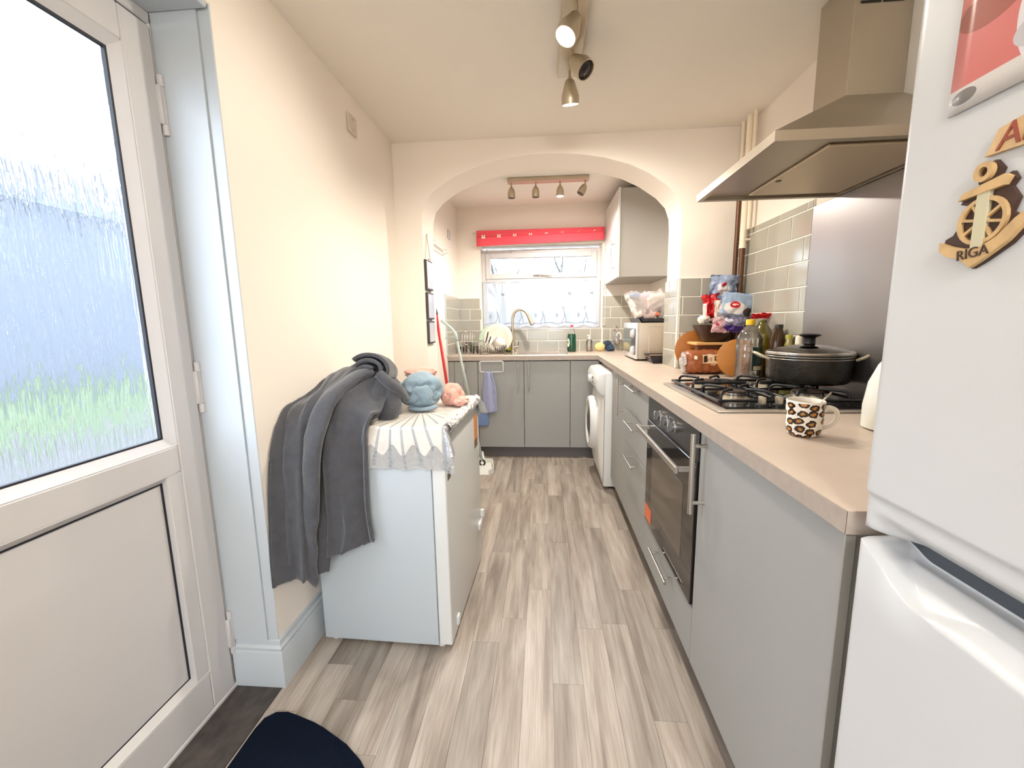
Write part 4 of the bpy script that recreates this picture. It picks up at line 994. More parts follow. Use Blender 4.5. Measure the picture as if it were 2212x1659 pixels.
def cloth(u, v):
    s = lerp(-.004, FD+.050, u); tt = lerp(-.158, FW+.10, v)
    ed = .008 + .085*sstep(.12, -.02, tt)**1.0 + .080*sstep(FW-.10, FW+.02, tt)   # how far the aisle edge hangs
    ox = max(0., s-FD-.006)/.044*ed; oy = max(0., -tt-.004); oyb = max(0., tt-FW-.004)
    x = min(s, FD+.006); y = max(min(tt, FW+.004), -.004)
    h = math.hypot(ox, max(oy, oyb)); out_ = .006 + .030*min(1, h/.1)
    if ox > 0 and oy > 0: x += out_*.95*min(1, ox/.03); y -= out_*.9*min(1, oy/.03)
    elif ox > 0 and oyb > 0: x += out_*min(1, ox/.03); y += out_*min(1, oyb/.03)
    else:
        if ox > 0: x += .005*min(1, ox/.006)
        if oy > 0: y -= .004+.006*min(1, oy/.05)+.004*math.sin(u*32)*min(1, oy/.08)
        if oyb > 0: y += .006
    z = FH+.0035 - h + (.002*noise.noise(Vector((u*9, v*9, 2))) if h == 0 else 0)
    if oy > .14: z += .012*abs(math.sin(u*24))*(oy-.14)/.015*.7
    return Vector((x, y, max(z, .1)))
tcl = sheet('tablecloth', cloth, 96, 96, lace_mat(), None)
tcl.location = (-.838, 1.362, 0); tcl.rotation_euler = FZ.rotation_euler
tag(tcl, 'white plastic lace tablecloth with silver sunburst print spread over the freezer', 'tablecloth')
def foil(u, v):
    tt = lerp(.02, FW-.03, u); k = .010*noise.noise(Vector((u*26, v*4, 3)))
    a = v*PI*.62
    return Vector((FD-.004+.024*math.sin(a)+k*.5, tt, FH+.006+.010*math.cos(a)-.022*v+k))
fo = sheet('foil_hem', foil, 80, 10, M('silver_foil_lace', S(222, 220, 216), .22, .7, bump=(120, .8)), tcl, label='crinkled silver hem')
fo.location = (0, 0, 0)

ROBE = M('grey_fleece', S(82, 83, 88), .95, spec=.15, sheen=.35, noise=(34, .82), bump=(160, .35))
robe = thing('dressing_gown', 'dark grey fleece dressing gown draped over the left end of the freezer', 'dressing gown', (-.72, 1.33, .6))
rows = [  # back to front, then down: points left to right
    [(-.860, 1.66, .945), (-.80, 1.70, .985), (-.73, 1.72, 1.000), (-.66, 1.71, .985), (-.585, 1.68, .93)],
    [(-.872, 1.52, .930), (-.81, 1.54, .990), (-.74, 1.54, 1.025), (-.66, 1.52, 1.030), (-.575, 1.50, .95)],
    [(-.875, 1.40, .915), (-.83, 1.42, .955), (-.76, 1.42, .985), (-.67, 1.41, .975), (-.575, 1.40, .90)],
    [(-.876, 1.30, .895), (-.84, 1.325, .925), (-.77, 1.33, .93), (-.69, 1.335, .92), (-.590, 1.335, .885)],
    [(-.877, 1.225, .80), (-.835, 1.255, .81), (-.77, 1.285, .80), (-.69, 1.305, .79), (-.612, 1.330, .77)],
    [(-.878, 1.200, .64), (-.835, 1.230, .64), (-.765, 1.272, .63), (-.69, 1.295, .62), (-.618, 1.325, .60)],
    [(-.878, 1.185, .48), (-.835, 1.215, .47), (-.765, 1.262, .48), (-.68, 1.290, .50), (-.612, 1.320, .50)],
    [(-.876, 1.180, .365), (-.835, 1.210, .352), (-.775, 1.255, .352), (-.70, 1.285, .405), (-.596, 1.310, .452)]]
def drape(u, v):
    pts = [crom(r, u) for r in rows]; p = crom(pts, v)
    k = sstep(.30, .75, v); wv = math.sin(u*17+1.2+.8*math.sin(v*3))+.5*math.sin(u*31+v*2)
    p += Vector((.012*math.cos(u*17+1.2), -.017, 0))*wv*k*(1 if .02 < u else .3)
    rg = 1-2*abs(noise.noise(Vector((u*4+v*2.2, v*2.6-u*1.5, 3)))); nz = noise.noise(Vector((u*5, v*7, 1)))*.010*(1-k*.5) + (rg**3)*.016*(1-k*.6) + noise.noise(Vector((u*14, v*12, 4)))*.004
    p += Vector((0, -nz*.6, nz))
    p.x = max(p.x, -.8805)
    if v > .86: p.z = lerp(p.z, lerp(lerp(.362, .350, u/.55), .0, 0) if u < .55 else lerp(.405, .448, (u-.55)/.45), sstep(.86, 1, v))
    return p
sheet('gown_body', drape, 110, 130, ROBE, robe, thick=.010)
bm = B(); path = smooth_path([(-.640, 1.47, 1.03), (-.690, 1.40, 1.00), (-.735, 1.31, .93), (-.762, 1.262, .80), (-.778, 1.250, .62), (-.790, 1.245, .45), (-.797, 1.250, .31)], 40)
tube(bm, path, [.030+.012*math.sin(PI*min(1, i/40*1.1))+.004*noise.noise(Vector((i*.3, 0, 0))) for i in range(39)]+[.022, .012], 20, flat=.55)
for v in bm.verts:
    v.co += Vector((0, 0, 0)) + v.normal*0 + Vector((noise.noise(v.co*14)*.010, noise.noise(v.co*14+Vector((3, 1, 2)))*.008, 0))
obj('sleeve', bm, ROBE, robe, True)
bm = B(); path = smooth_path([(-.62, 1.50, 1.00), (-.60, 1.47, .965), (-.615, 1.43, .925), (-.632, 1.405, .885), (-.640, 1.37, .875)], 16)
tube(bm, path, [.040, .040, .040, .040, .040, .039, .038, .037, .036, .036, .035, .035, .034, .033, .030, .022, .008], 18, flat=.8)
for v in bm.verts: v.co += Vector((noise.noise(v.co*18)*.010, noise.noise(v.co*18+Vector((3, 1, 2)))*.010, noise.noise(v.co*16)*.008))
obj('sleeve', bm, ROBE, robe, True)
# rolled hood: a spiral seen end on
def roll(u, v):
    a = u*2.3*2*PI + .6; r = lerp(.020, .072, u) ; y = lerp(1.44, 1.66, v) + .03*u
    k = noise.noise(Vector((u*6, v*4, 7)))*.007
    return Vector((-.640 + (r*1.10+k)*math.cos(a) - .05*v, y, 1.032 + (r*.88+k)*math.sin(a) - .035*v))
sheet('rolled_hood', roll, 110, 16, ROBE, robe, thick=.013)
bm = B(); blob(bm, (-.665, 1.60, 1.03), (.058, .10, .047), .10, 9, 4, 3); obj('rolled_hood', bm, ROBE, robe, True)
bm = B(); path = smooth_path([(-.572, 1.485, .856), (-.580, 1.480, .885), (-.582, 1.478, .92), (-.580, 1.485, .948), (-.580, 1.49, .957)], 18)
tube(bm, path, [.040, .046, .048, .048, .049, .050, .050, .049, .047, .045, .044, .043, .042, .041, .040, .038, .035, .028, .012], 28)
for v in bm.verts: v.co += Vector((noise.noise(v.co*22)*.007, noise.noise(v.co*22+Vector((3, 1, 2)))*.007, noise.noise(v.co*20)*.004))
obj('folded_cuff', bm, ROBE, robe, True)
bm = B(); swirl(bm, (-.640, 1.425, .893), (.052, .04, .038), 2, .22, 12, .8555, 5); obj('folded_cuff', bm, ROBE, robe, True)
bm = B(); tube(bm, smooth_path([(-.60, 1.46, 1.02), (-.565, 1.46, .985), (-.54, 1.50, .95), (-.545, 1.55, .92)], 14), .026, 14, flat=.7); obj('tie_belt', bm, ROBE, robe, True)
BLUE = M('blue_grey_towelling', S(150, 172, 186), .95, sheen=.3, spec=.1, noise=(20, .86), bump=(180, .4))
bl = thing('bundled_top', 'pale blue grey garment crumpled in a ball on the freezer beside the gown', 'clothing', (-.49, 1.64, .855))
bm = B(); swirl(bm, (-.508, 1.64, .926), (.088, .076, .076), 3, .26, 4, .8545); obj('bundle', bm, BLUE, bl, True)
bm = B(); tube(bm, smooth_path([(-.540, 1.590, .868), (-.50, 1.572, .864), (-.455, 1.575, .866), (-.43, 1.60, .872)], 16), [.008]+[.013]*15+[.007], 10, flat=.6); obj('trailing_edge', bm, BLUE, bl, True)
PINK = M('peach_towelling', S(232, 176, 160), .95, sheen=.3, spec=.1, noise=(24, .9), bump=(180, .3))
bm = B(); swirl(bm, (-.525, 1.72, .994), (.070, .055, .024), 2, .22, 9, .90, 5); blob(bm, (-.54, 1.78, .93), (.07, .06, .075), .1, 9, 3, 2, flat_z=.8545); solo('peach_cloth', bm, PINK, 'peach cloth folded on top of the blue grey bundle', 'cloth', smooth=True)
bm = B(); swirl(bm, (-.395, 1.73, .896), (.050, .055, .046), 2, .30, 5, .8545, 5); swirl(bm, (-.350, 1.70, .872), (.036, .045, .020), 2, .25, 6, .8545, 5); solo('peach_cloth', bm, PINK, 'peach cloth crumpled at the right of the bundle, near the freezer edge', 'cloth', smooth=True)

# ---------------------------------------------------------------- half-moon mat, wall plate
bm = B(); rr = .50; cy0 = .56; pts = []
# straight side along the threshold, arc bulging into the room
arc = [(-.866, 1.005), (-.860, 1.040), (-.836, 1.061), (-.80, 1.064), (-.766, 1.056), (-.70, 1.037), (-.661, 1.022), (-.568, .978), (-.509, .938), (-.470, .90), (-.435, .85), (-.41, .79), (-.395, .72), (-.39, .64), (-.395, .56), (-.41, .49), (-.435, .43), (-.47, .38), (-.509, .342), (-.568, .302), (-.661, .258), (-.766, .224), (-.836, .219), (-.866, .275)]
prism(bm, arc, 2, .0008, .010); solo('door_mat', bm, M('navy_pile', S(20, 32, 52), .98, spec=.1, noise=(300, .5), bump=(500, .9)), 'dark navy half moon door mat on the floor inside the door', 'mat')
bm = B(); box(bm, (XL+.0005, 1.952, 2.068), (XL+.010, 2.036, 2.150), .003); pl = thing('blank_plate', 'square beige blanking plate high on the left wall near the ceiling', 'wall plate', (XL, 1.994, 2.109)); obj('plate', bm, M('aged_white_plastic', S(212, 200, 182), .4), pl)
for z in (2.087, 2.131):
    bm = B(); cyl(bm, (XL+.0095, 1.994, z), (XL+.0112, 1.994, z), .004, 10); obj('screw', bm, CHROME, pl)

# ---------------------------------------------------------------- things on the far side of the arch
# triple picture hanging on the arch's left reveal
t = thing('hanging_frames', 'three small linked picture frames hanging by a cord on the arch reveal', 'picture frame', (-.72, 2.61, 1.3))
FRM = M('dark_frame_wood', S(66, 56, 52), .5); PIC = M('glossy_picture', S(206, 208, 222), .12, noise=(5, .7))
for z0, z1 in ((1.405, 1.585), (1.225, 1.39), (1.075, 1.215)):
    bm = B(); box(bm, (-.7225, 2.535, z0), (-.708, 2.675, z1), .002); f = obj('frame', bm, FRM, t)
    bm = B(); box(bm, (-.7082, 2.545, z0+.01), (-.7065, 2.665, z1-.01)); obj('picture', bm, PIC, f)
    bm = B(); box(bm, (-.712, 2.600, z1), (-.710, 2.612, z1+.012)); obj('link', bm, FRM, f)
bm = B(); tube(bm, [(-.716, 2.545, 1.585), (-.719, 2.606, 1.742), (-.716, 2.665, 1.585)], .0025, 6); obj('cord', bm, M('beige_cord', S(196, 180, 150), .8), t)
bm = B(); cyl(bm, (-.7225, 2.606, 1.742), (-.712, 2.606, 1.742), .003, 8); obj('nail', bm, CHROME, t)
# white wire rack and switch on the back left wall
t = thing('wall_rack', 'white wire towel rack on the left wall beyond the arch', 'rack', (XLB, 3.3, 1.8))
WW = M('white_wire', S(238, 238, 236), .35)
bm = B()
for dx, dz in ((.012, .0), (.045, .0), (.045, -.028)): cyl(bm, (XLB+dx, 3.02, 1.80+dz), (XLB+dx, 3.50, 1.80+dz), .004, 8)
for y in (3.05, 3.49): tube(bm, [(XLB+.0005, y, 1.80), (XLB+.045, y, 1.80), (XLB+.045, y, 1.772), (XLB+.0005, y, 1.762)], .0035, 8)
obj('wire_frame', bm, WW, t, True)
t = thing('fused_switch', 'white switch plate high on the left wall beside the window corner', 'switch', (XLB, 3.745, 1.968))
bm = B(); box(bm, (XLB+.0005, 3.700, 1.930), (XLB+.010, 3.786, 2.012), .003); obj('plate', bm, UPVC, t)
bm = B(); box(bm, (XLB+.009, 3.730, 1.955), (XLB+.014, 3.756, 1.985), .002); obj('rocker', bm, UPVC, t)
# red broom handle and litter picker
t = thing('broom', 'long red handled broom leaning on the left wall beyond the arch', 'broom', (-.70, 2.98, 0))
bm = B(); cyl(bm, (-.66, 3.02, .16), (-.768, 2.95, 1.262), .011, 12); obj('handle', bm, M('red_plastic', S(196, 30, 36), .35), t, True)
bm = B(); cyl(bm, (-.768, 2.95, 1.262), (-.7725, 2.947, 1.30), .0125, 12); obj('handle_end', bm, BLACK, t, True); bm = B(); blob(bm, (-.7733, 2.9466, 1.307), (.011, .011, .011), 0, 1, 2); obj('hanging_cap', bm, WW, t, True)
bm = B(); box(bm, (-.79, 2.99, .10), (-.53, 3.05, .16), .012, 2); obj('broom_head', bm, M('red_plastic'), t, auto=40)
bm = B(); box(bm, (-.80, 2.985, .001), (-.52, 3.055, .101), .004); obj('bristles', bm, M('dark_bristles', S(60, 60, 64), .9, bump=(200, .8)), t)
t = thing('litter_picker', 'pale grey green grabber with trigger grip leaning on the sink run', 'grabber', (-.60, 3.28, 0))
GG = M('grey_green_plastic', S(176, 192, 186), .4)
bm = B(); tube(bm, smooth_path([(-.800, 3.22, 1.222), (-.765, 3.22, 1.195), (-.715, 3.22, 1.150), (-.690, 3.22, 1.108), (-.682, 3.22, 1.06)], 14), [.016, .017, .017, .017, .016, .016, .016, .016, .016, .018, .020, .020, .019, .017, .014], 12, flat=.7); obj('grip', bm, GG, t, True)
bm = B(); cyl(bm, (-.683, 3.22, 1.07), (-.560, 3.30, .30), .0105, 12); cyl(bm, (-.560, 3.30, .30), (-.525, 3.32, .05), .0105, 12); obj('shaft', bm, M('grey_green_tube', S(170, 182, 178), .35), t, True)
bm = B(); tube(bm, smooth_path([(-.690, 3.218, 1.085), (-.712, 3.218, 1.092), (-.745, 3.218, 1.092), (-.778, 3.218, 1.076)], 10), [.010, .009, .008, .007, .006, .005, .0045, .004, .004, .0035, .003], 8); obj('trigger', bm, GG, t, True)
bm = B(); tube(bm, smooth_path([(-.525, 3.32, .06), (-.545, 3.32, .03), (-.53, 3.325, .004)], 6), .008, 8); tube(bm, smooth_path([(-.525, 3.32, .06), (-.50, 3.325, .03), (-.515, 3.33, .004)], 6), .008, 8); obj('jaw', bm, BLACK, t, True)
t = thing('dustpan', 'white dustpan lying on the floor past the freezer', 'dustpan', (-.47, 3.28, 0))
bm = B()
pan = [(-.60, 3.10), (-.435, 3.105), (-.405, 3.17), (-.44, 3.38), (-.60, 3.42)]
prism(bm, pan, 2, .001, .008); 
for a, b_ in zip(pan[1:], pan[2:]):
    d = (Vector(b_)-Vector(a)).normalized(); e = Vector((-d.y, d.x))*.006; prism(bm, [a, b_, tuple(Vector(b_)+e), tuple(Vector(a)+e)], 2, .008, .045)
obj('pan', bm, M('white_plastic', S(232, 234, 228), .4), t); bm = B(); tube(bm, [(-.52, 3.39, .03), (-.54, 3.47, .05), (-.55, 3.52, .06)], .011, 10); obj('handle', bm, M('white_plastic'), t, True)
# towel rail over the cabinet door, with its towel
t = thing('towel_rail', 'white wire towel rail hooked over the cabinet door under the worktop', 'towel rail', (-.45, 3.52, .83))
bm = B(); c = [(-.550, .870), (-.350, .870), (-.350, .778), (-.550, .778)]; pts = []
for i, (x, z) in enumerate(c):
    for k in range(4):
        a = (2-i)*PI/2 - (k/3)*PI/2 - PI/2 + PI/2
    pts.append((x, z))
r_ = .012; loop = []
for (x, z, a0) in ((-.350-r_, .870-r_, PI/2), (-.350-r_, .778+r_, 0), (-.550+r_, .778+r_, -PI/2), (-.550+r_, .870-r_, PI)):
    for k in range(5): a = a0 - k/4*PI/2; loop.append((x+r_*math.cos(a), 3.512, z+r_*math.sin(a)))
tube(bm, loop, .0032, 8, closed=True)
for x in (-.52, -.38): tube(bm, [(x, 3.512, .8695), (x, 3.530, .8718), (x, 3.556, .8718)], .0025, 6)
obj('wire_loop', bm, WW, t, True)
LAV = M('lavender_towelling', S(166, 172, 206), .95, sheen=.3, spec=.1, noise=(30, .88), bump=(200, .4))
def towel(u, v):
    top = .782; x = lerp(-.535, -.420, u); spread = sstep(0, .5, v)
    x = lerp(-.478, x, .55+.45*spread) + .012*v
    z = lerp(top, .418 + .012*u, v); fold = .010*math.sin(u*9+.5)*(1-.3*v) + .004*noise.noise(Vector((u*8, v*6, 0)))
    return Vector((x, 3.497 + fold - .004*v, z))
tw = sheet('hand_towel', towel, 26, 40, LAV, None, thick=.007); tag(tw, 'lavender hand towel hanging from the white wire rail', 'towel')
bm = B(); box(bm, (-.60, 3.505, .30), (-.485, 3.535, .52), .012, 2)
for v in bm.verts: v.co.x += .018*noise.noise(v.co*9); v.co.y += .006*noise.noise(v.co*12)
solo('blue_cloth', bm, M('mid_blue_cloth', S(120, 146, 196), .9, sheen=.2, bump=(150, .4)), 'blue cloth hanging low between the freezer and sink cabinet', 'cloth', smooth=True)

# wall cabinet
t = thing('wall_cabinet', 'grey wall cabinet right of the sink window with upright bar handle', 'cabinet', (.78, 3.74, 1.54))
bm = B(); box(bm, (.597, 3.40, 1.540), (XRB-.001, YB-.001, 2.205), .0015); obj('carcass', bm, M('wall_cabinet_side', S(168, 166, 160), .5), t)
bm = B(); box(bm, (.577, 3.398, 1.538), (.595, 4.085, 2.207), .0015); d = obj('door', bm, M('gloss_white_grey_door', S(222, 220, 216), .22), t, label='glossier pale door')
bar_handle(d, (.540, 3.470, 1.585), (.540, 3.470, 1.835), (.577, 0, 0), (1, 0, 0), .006)
t = thing('cabinet_top_box', 'folded dark grey thing lying on top of the wall cabinet', 'box', (.80, 3.75, 2.207))
bm = B(); box(bm, (.66, 3.46, 2.2075), (.97, 4.0, 2.232), .006); obj('tray', bm, M('dark_tray', S(112, 108, 102), .6), t)
bm = B()
for k in range(6): box(bm, (.68, 3.48+.085*k, 2.232), (.95, 3.53+.085*k, 2.250), .004)
obj('slats', bm, M('dark_tray'), t)

# roman blind and net curtain
t = thing('roman_blind', 'bright red roller blind folded up over the sink window', 'blind', (-.03, 4.06, 1.98))
RED = M('red_blind_fabric', S(246, 82, 98), .7, sheen=.2, noise=(5, .93), bump=(200, .1))
def blind(u, v):
    x = lerp(-.632, .562, u); sag = lerp(.0, .022, 1-u)
    z = lerp(2.052-.004*(1-u), lerp(1.915, 1.945, u), v)
    y = 4.035 - .012*math.sin(PI*min(1, v*1.0)) + (.010 if .30 < v < .36 else 0)
    return Vector((x, y, z))
sheet('fabric', blind, 30, 28, RED, t, thick=.004)
bm = B(); box(bm, (-.632, 4.03, 2.030), (.565, 4.098, 2.058), .004); obj('head_rail', bm, RED, t)
bm = B(); cyl(bm, (-.672, 4.062, 2.035), (.572, 4.062, 2.035), .013, 14); obj('roller', bm, M('white_plastic'), t, True)
for k in range(8):
    x = -.565 + .148*k; z = 1.999 + .0022*k; bm = B(); sz = .017*(1-.055*k)
    box(bm, (x-sz, 4.0195, z-sz*.9+.0035*k), (x+sz, 4.0225, z+sz*.9), .001); f = obj('fabric_square', bm, M('cream_print', S(246, 236, 220), .7), t)
    bm = B(); box(bm, (x-sz*.3, 4.0185, z-sz*.1), (x+sz*.4, 4.0197, z+sz*.7)); obj('square_centre', bm, M('rose_print', S(200, 120, 120), .7), f)
bm = B(); tube(bm, smooth_path([(.588, 4.07, 2.03), (.588, 4.085, 1.6), (.590, 4.085, 1.20), (.575, 4.085, 1.165), (.560, 4.085, 1.19), (.572, 4.085, 1.6), (.574, 4.07, 2.03)], 30), .0028, 6); obj('bead_chain', bm, M('white_plastic'), t, True)
def net_mat():
    m = bpy.data.materials.new('white_net_fabric'); m.use_nodes = True; nt = m.node_tree; n = nt.nodes; l = nt.links; n.remove(n['Principled BSDF'])
    d = n.new('ShaderNodeBsdfDiffuse'); d.inputs[0].default_value = (.70, .74, .80, 1); tl = n.new('ShaderNodeBsdfTranslucent'); tl.inputs[0].default_value = (.62, .67, .74, 1); tr = n.new('ShaderNodeBsdfTransparent')
    a = n.new('ShaderNodeMixShader'); a.inputs[0].default_value = .30; l.new(d.outputs[0], a.inputs[1]); l.new(tl.outputs[0], a.inputs[2])
    b = n.new('ShaderNodeMixShader'); b.inputs[0].default_value = .26; l.new(a.outputs[0], b.inputs[1]); l.new(tr.outputs[0], b.inputs[2]); l.new(b.outputs[0], n['Material Output'].inputs[0]); return m
t = thing('net_curtain', 'white net half curtain with embroidered trees across the sink window', 'curtain', (-.03, 4.16, 1.36))
def netf(u, v):
    x = lerp(WX0+.012, WX1-.012, u); z = lerp(1.602+.004*math.sin(u*70), 1.150+.012*math.sin(u*38), v)
    return Vector((x, 4.162 + .010*math.sin(u*52)*(.5+.5*v) + .006*math.sin(u*23+1), z))
sheet('net', netf, 120, 20, net_mat(), t)
bm = B(); cyl(bm, (WX0+.004, 4.168, 1.596), (WX1-.004, 4.168, 1.596), .004, 8); obj('curtain_wire', bm, WW, t, True)
EMB = M('grey_embroidery', S(146, 150, 164), .8)
def nety(x, z):
    return netf((x-WX0-.012)/(WX1-WX0-.024), 0.5).y - .006
bm = B()
for cx in (-.47, -.235, -.02, .19, .40):
    for path in ([(.0, 1.33), (.01, 1.29), (.012, 1.24), (-.008, 1.21), (-.012, 1.18)], [(.01, 1.29), (.028, 1.24), (.030, 1.20), (.034, 1.18)], [(-.01, 1.345), (.0, 1.33), (.014, 1.348)], [(-.062, 1.28), (-.068, 1.262), (-.060, 1.245), (-.052, 1.262), (-.062, 1.28)]):
        tube(bm, [(cx+x, nety(cx+x, z), z) for x, z in smooth_path([(a, b_, 0) for a, b_ in path], 10) for x, z in [(x, z)]] if False else [(cx+p.x, nety(cx+p.x, p.y), p.y) for p in smooth_path([(a, b_, 0) for a, b_ in path], 10)], .0022, 5)
    for dx, dz in ((0, 0), (.014, .008), (.012, -.006), (-.008, .010)):
        tube(bm, [(cx+.06+dx+.006*math.cos(k*PI/3), nety(cx+.06, 1.47), 1.470+dz+.005*math.sin(k*PI/3)) for k in range(6)], .0018, 5, closed=True)
pts = []
for k in range(60):
    x = lerp(WX0+.02, WX1-.02, k/59); pts.append((x, nety(x, 1.18), 1.178+.016*abs(math.sin(k*.33))))
tube(bm, pts, .0022, 5)
obj('embroidery', bm, EMB, t, True)

# ---------------------------------------------------------------- sink, tap and the things round it
SK = M('sink_steel', S(214, 210, 204), .22, .9)
t = thing('sink', 'inset stainless steel sink under the kitchen window', 'sink', (-.06, 3.8, .912))
bm = B(); slab(bm, [-.345, -.270, .136, .215], [3.612, 3.675, 3.935, 4.035], lambda x, y: not (-.27 < x < .136 and 3.675 < y < 3.935), .9122, .9165)
bmesh.ops.bevel(bm, geom=[e for e in bm.edges if e.is_boundary is False and e.calc_face_angle(0) > 1], offset=.0015, segments=1, affect='EDGES'); obj('sink_rim', bm, SK, t)
bm = B()
o_ = [(-.272, 3.673), (.138, 3.673), (.138, 3.937), (-.272, 3.937)]; i_ = [(-.255, 3.69), (.121, 3.69), (.121, 3.92), (-.255, 3.92)]
ro = [bm.verts.new((*p, .9155)) for p in o_]; rm = [bm.verts.new((*p, .90)) for p in i_]; rb = [bm.verts.new((*p, .775)) for p in i_]
for a, b_ in ((ro, rm), (rm, rb)):
    for k in range(4): bm.faces.new((a[k], a[(k+1) % 4], b_[(k+1) % 4], b_[k]))
bm.faces.new(rb); obj('bowl', bm, SK, t)
bm = B(); cyl(bm, (-.06, 3.80, .7755), (-.06, 3.80, .779), .035, 20); obj('plug_hole', bm, CHROME, t)
t = thing('mixer_tap', 'brushed nickel swan neck tap standing left behind the sink', 'tap', (-.295, 3.955, .9165))
bm = B(); cyl(bm, (-.295, 3.955, .9166), (-.295, 3.955, .935), .026, 20); cyl(bm, (-.295, 3.955, .935), (-.295, 3.955, 1.02), .019, 20, .0165); obj('tap_base', bm, NIC, t, auto=40)
bm = B(); tube(bm, smooth_path([(-.295, 3.955, 1.02), (-.296, 3.955, 1.10), (-.296, 3.955, 1.20), (-.290, 3.955, 1.262), (-.262, 3.955, 1.303), (-.218, 3.955, 1.318), (-.176, 3.955, 1.300), (-.150, 3.955, 1.262), (-.142, 3.955, 1.245)], 40), .0125, 12); obj('spout', bm, NIC, t, True)
bm = B(); cyl(bm, (-.144, 3.955, 1.250), (-.108, 3.955, 1.178), .014, 16, .021); obj('spray_head', bm, NIC, t, auto=40)
bm = B(); cyl(bm, (-.110, 3.955, 1.182), (-.106, 3.955, 1.172), .018, 16); obj('nozzle', bm, BLACK, t)
bm = B(); cyl(bm, (-.285, 3.955, .965), (-.242, 3.955, .968), .014, 14); cyl(bm, (-.248, 3.955, .968), (-.240, 3.953, 1.018), .005, 8); obj('lever', bm, CHROME, t, auto=40)
# dish rack with its load
t = thing('dish_rack', 'chrome wire dish rack left of the tap, loaded with crockery', 'dish rack', (-.47, 3.86, .912))
def wire_box(bm, x0, x1, y0, y1, z0, z1, nx, r=.0022, rails=(0, 1)):
    for z in [lerp(z0, z1, k) for k in rails]:
        tube(bm, [(x0, y0, z), (x1, y0, z), (x1, y1, z), (x0, y1, z)], r*1.2, 6, closed=True)
    for k in range(nx+1):
        x = lerp(x0, x1, k/nx); tube(bm, [(x, y0, z1), (x, y0, z0), (x, y1, z0), (x, y1, z1)], r, 6)
bm = B(); wire_box(bm, -.585, -.350, 3.74, 4.02, .918, .985, 12, rails=(0, .5, 1)); obj('wire_basket', bm, CHROME, t, True)
bm = B(); wire_box(bm, -.585, -.50, 3.715, 3.77, .925, 1.035, 5, rails=(0, 1)); obj('cutlery_basket', bm, CHROME, t, True)
for x in (-.58, -.36):
    for y in (3.75, 4.0):
        bm = B(); cyl(bm, (x, y, .9125), (x, y, .919), .006, 8); obj('foot', bm, BLACK, t)
def plate_(name, label, c, r, tilt, yaw, mat, group=None):
    bm = B(); lathe(bm, (0, 0, 0), [(.0, .0), (r*.55, .0), (r*.62, .004), (r*.95, .016), (r, .020), (r*.97, .022), (r*.62, .009), (r*.5, .006), (.0, .006)], 40, cap=False)
    R_ = Matrix.Rotation(yaw, 3, 'Z') @ Matrix.Rotation(tilt, 3, 'X')
    for v in bm.verts: v.co = R_ @ v.co + Vector(c)
    return solo(name, bm, mat, label, 'plate', group, smooth=True)
plate_('dinner_plate', 'large white dinner plate standing upright in the dish rack', (-.432, 3.90, 1.055), .137, math.radians(78), math.radians(8), M('cream_ceramic', S(216, 204, 188), .2))
plate_('side_plate', 'pale green plate upright behind the white plate in the rack', (-.505, 3.955, 1.045), .122, math.radians(80), math.radians(-20), M('mint_ceramic', S(206, 230, 206), .2))
bm = B(); lathe(bm, (0, 0, 0), [(.0, .0), (.035, .0), (.060, .022), (.068, .05), (.066, .05), (.056, .022), (.0, .006)], 32, cap=False)
Rb = Matrix.Rotation(math.radians(-62), 3, 'X') @ Matrix.Rotation(.3, 3, 'Y')
for v in bm.verts: v.co = Rb @ v.co + Vector((-.425, 3.765, .985))
solo('cereal_bowl', bm, CER, 'white bowl tipped on its side in the front of the rack', 'bowl', smooth=True)
bm = B(); lathe(bm, (0, 0, 0), [(.045, .0), (.050, .004), (.050, .06), (.047, .06), (.046, .006), (.0, .004)], 28, cap=False)
Rb = Matrix.Rotation(math.radians(70), 3, 'X') @ Matrix.Rotation(-.5, 3, 'Y')
for v in bm.verts: v.co = Rb @ v.co + Vector((-.385, 3.83, .968))
solo('small_pan', bm, M('worn_steel_pan', S(120, 118, 116), .35, .8), 'small dark steel pan lying in the right end of the rack', 'pan', auto=40)
for i, (a, b_, nm, lab, mat) in enumerate((((-.545, 3.742, .935), (-.505, 3.76, 1.118), 'knife', 'black handled knife standing in the cutlery basket', BLACK),
        ((-.530, 3.742, .935), (-.480, 3.75, 1.075), 'spatula', 'short black handled utensil leaning beside the black knife', BLACK),
        ((-.515, 3.745, .94), (-.420, 3.74, 1.070), 'fork', 'steel fork leaning low to the right in the cutlery basket', CHROME),
        ((-.560, 3.745, .935), (-.435, 3.735, 1.045), 'table_spoon', 'dull steel spoon lying lowest across the cutlery basket', CHROME))):
    a, b_ = Vector(a), Vector(b_); t = thing(nm, lab, 'cutlery', a)
    bm = B(); tube(bm, [a, lerp(a, b_, .45)], [.003, .0032], 8); obj('blade' if i < 2 else 'shaft', bm, CHROME, t, True)
    bm = B(); tube(bm, [lerp(a, b_, .45), lerp(a, b_, .6), lerp(a, b_, .9), b_], [.006, .008, .009, .006] if i < 2 else [.0032, .004, .009, .006], 8, flat=.7); obj('handle' if i < 2 else 'end', bm, mat, t, True)
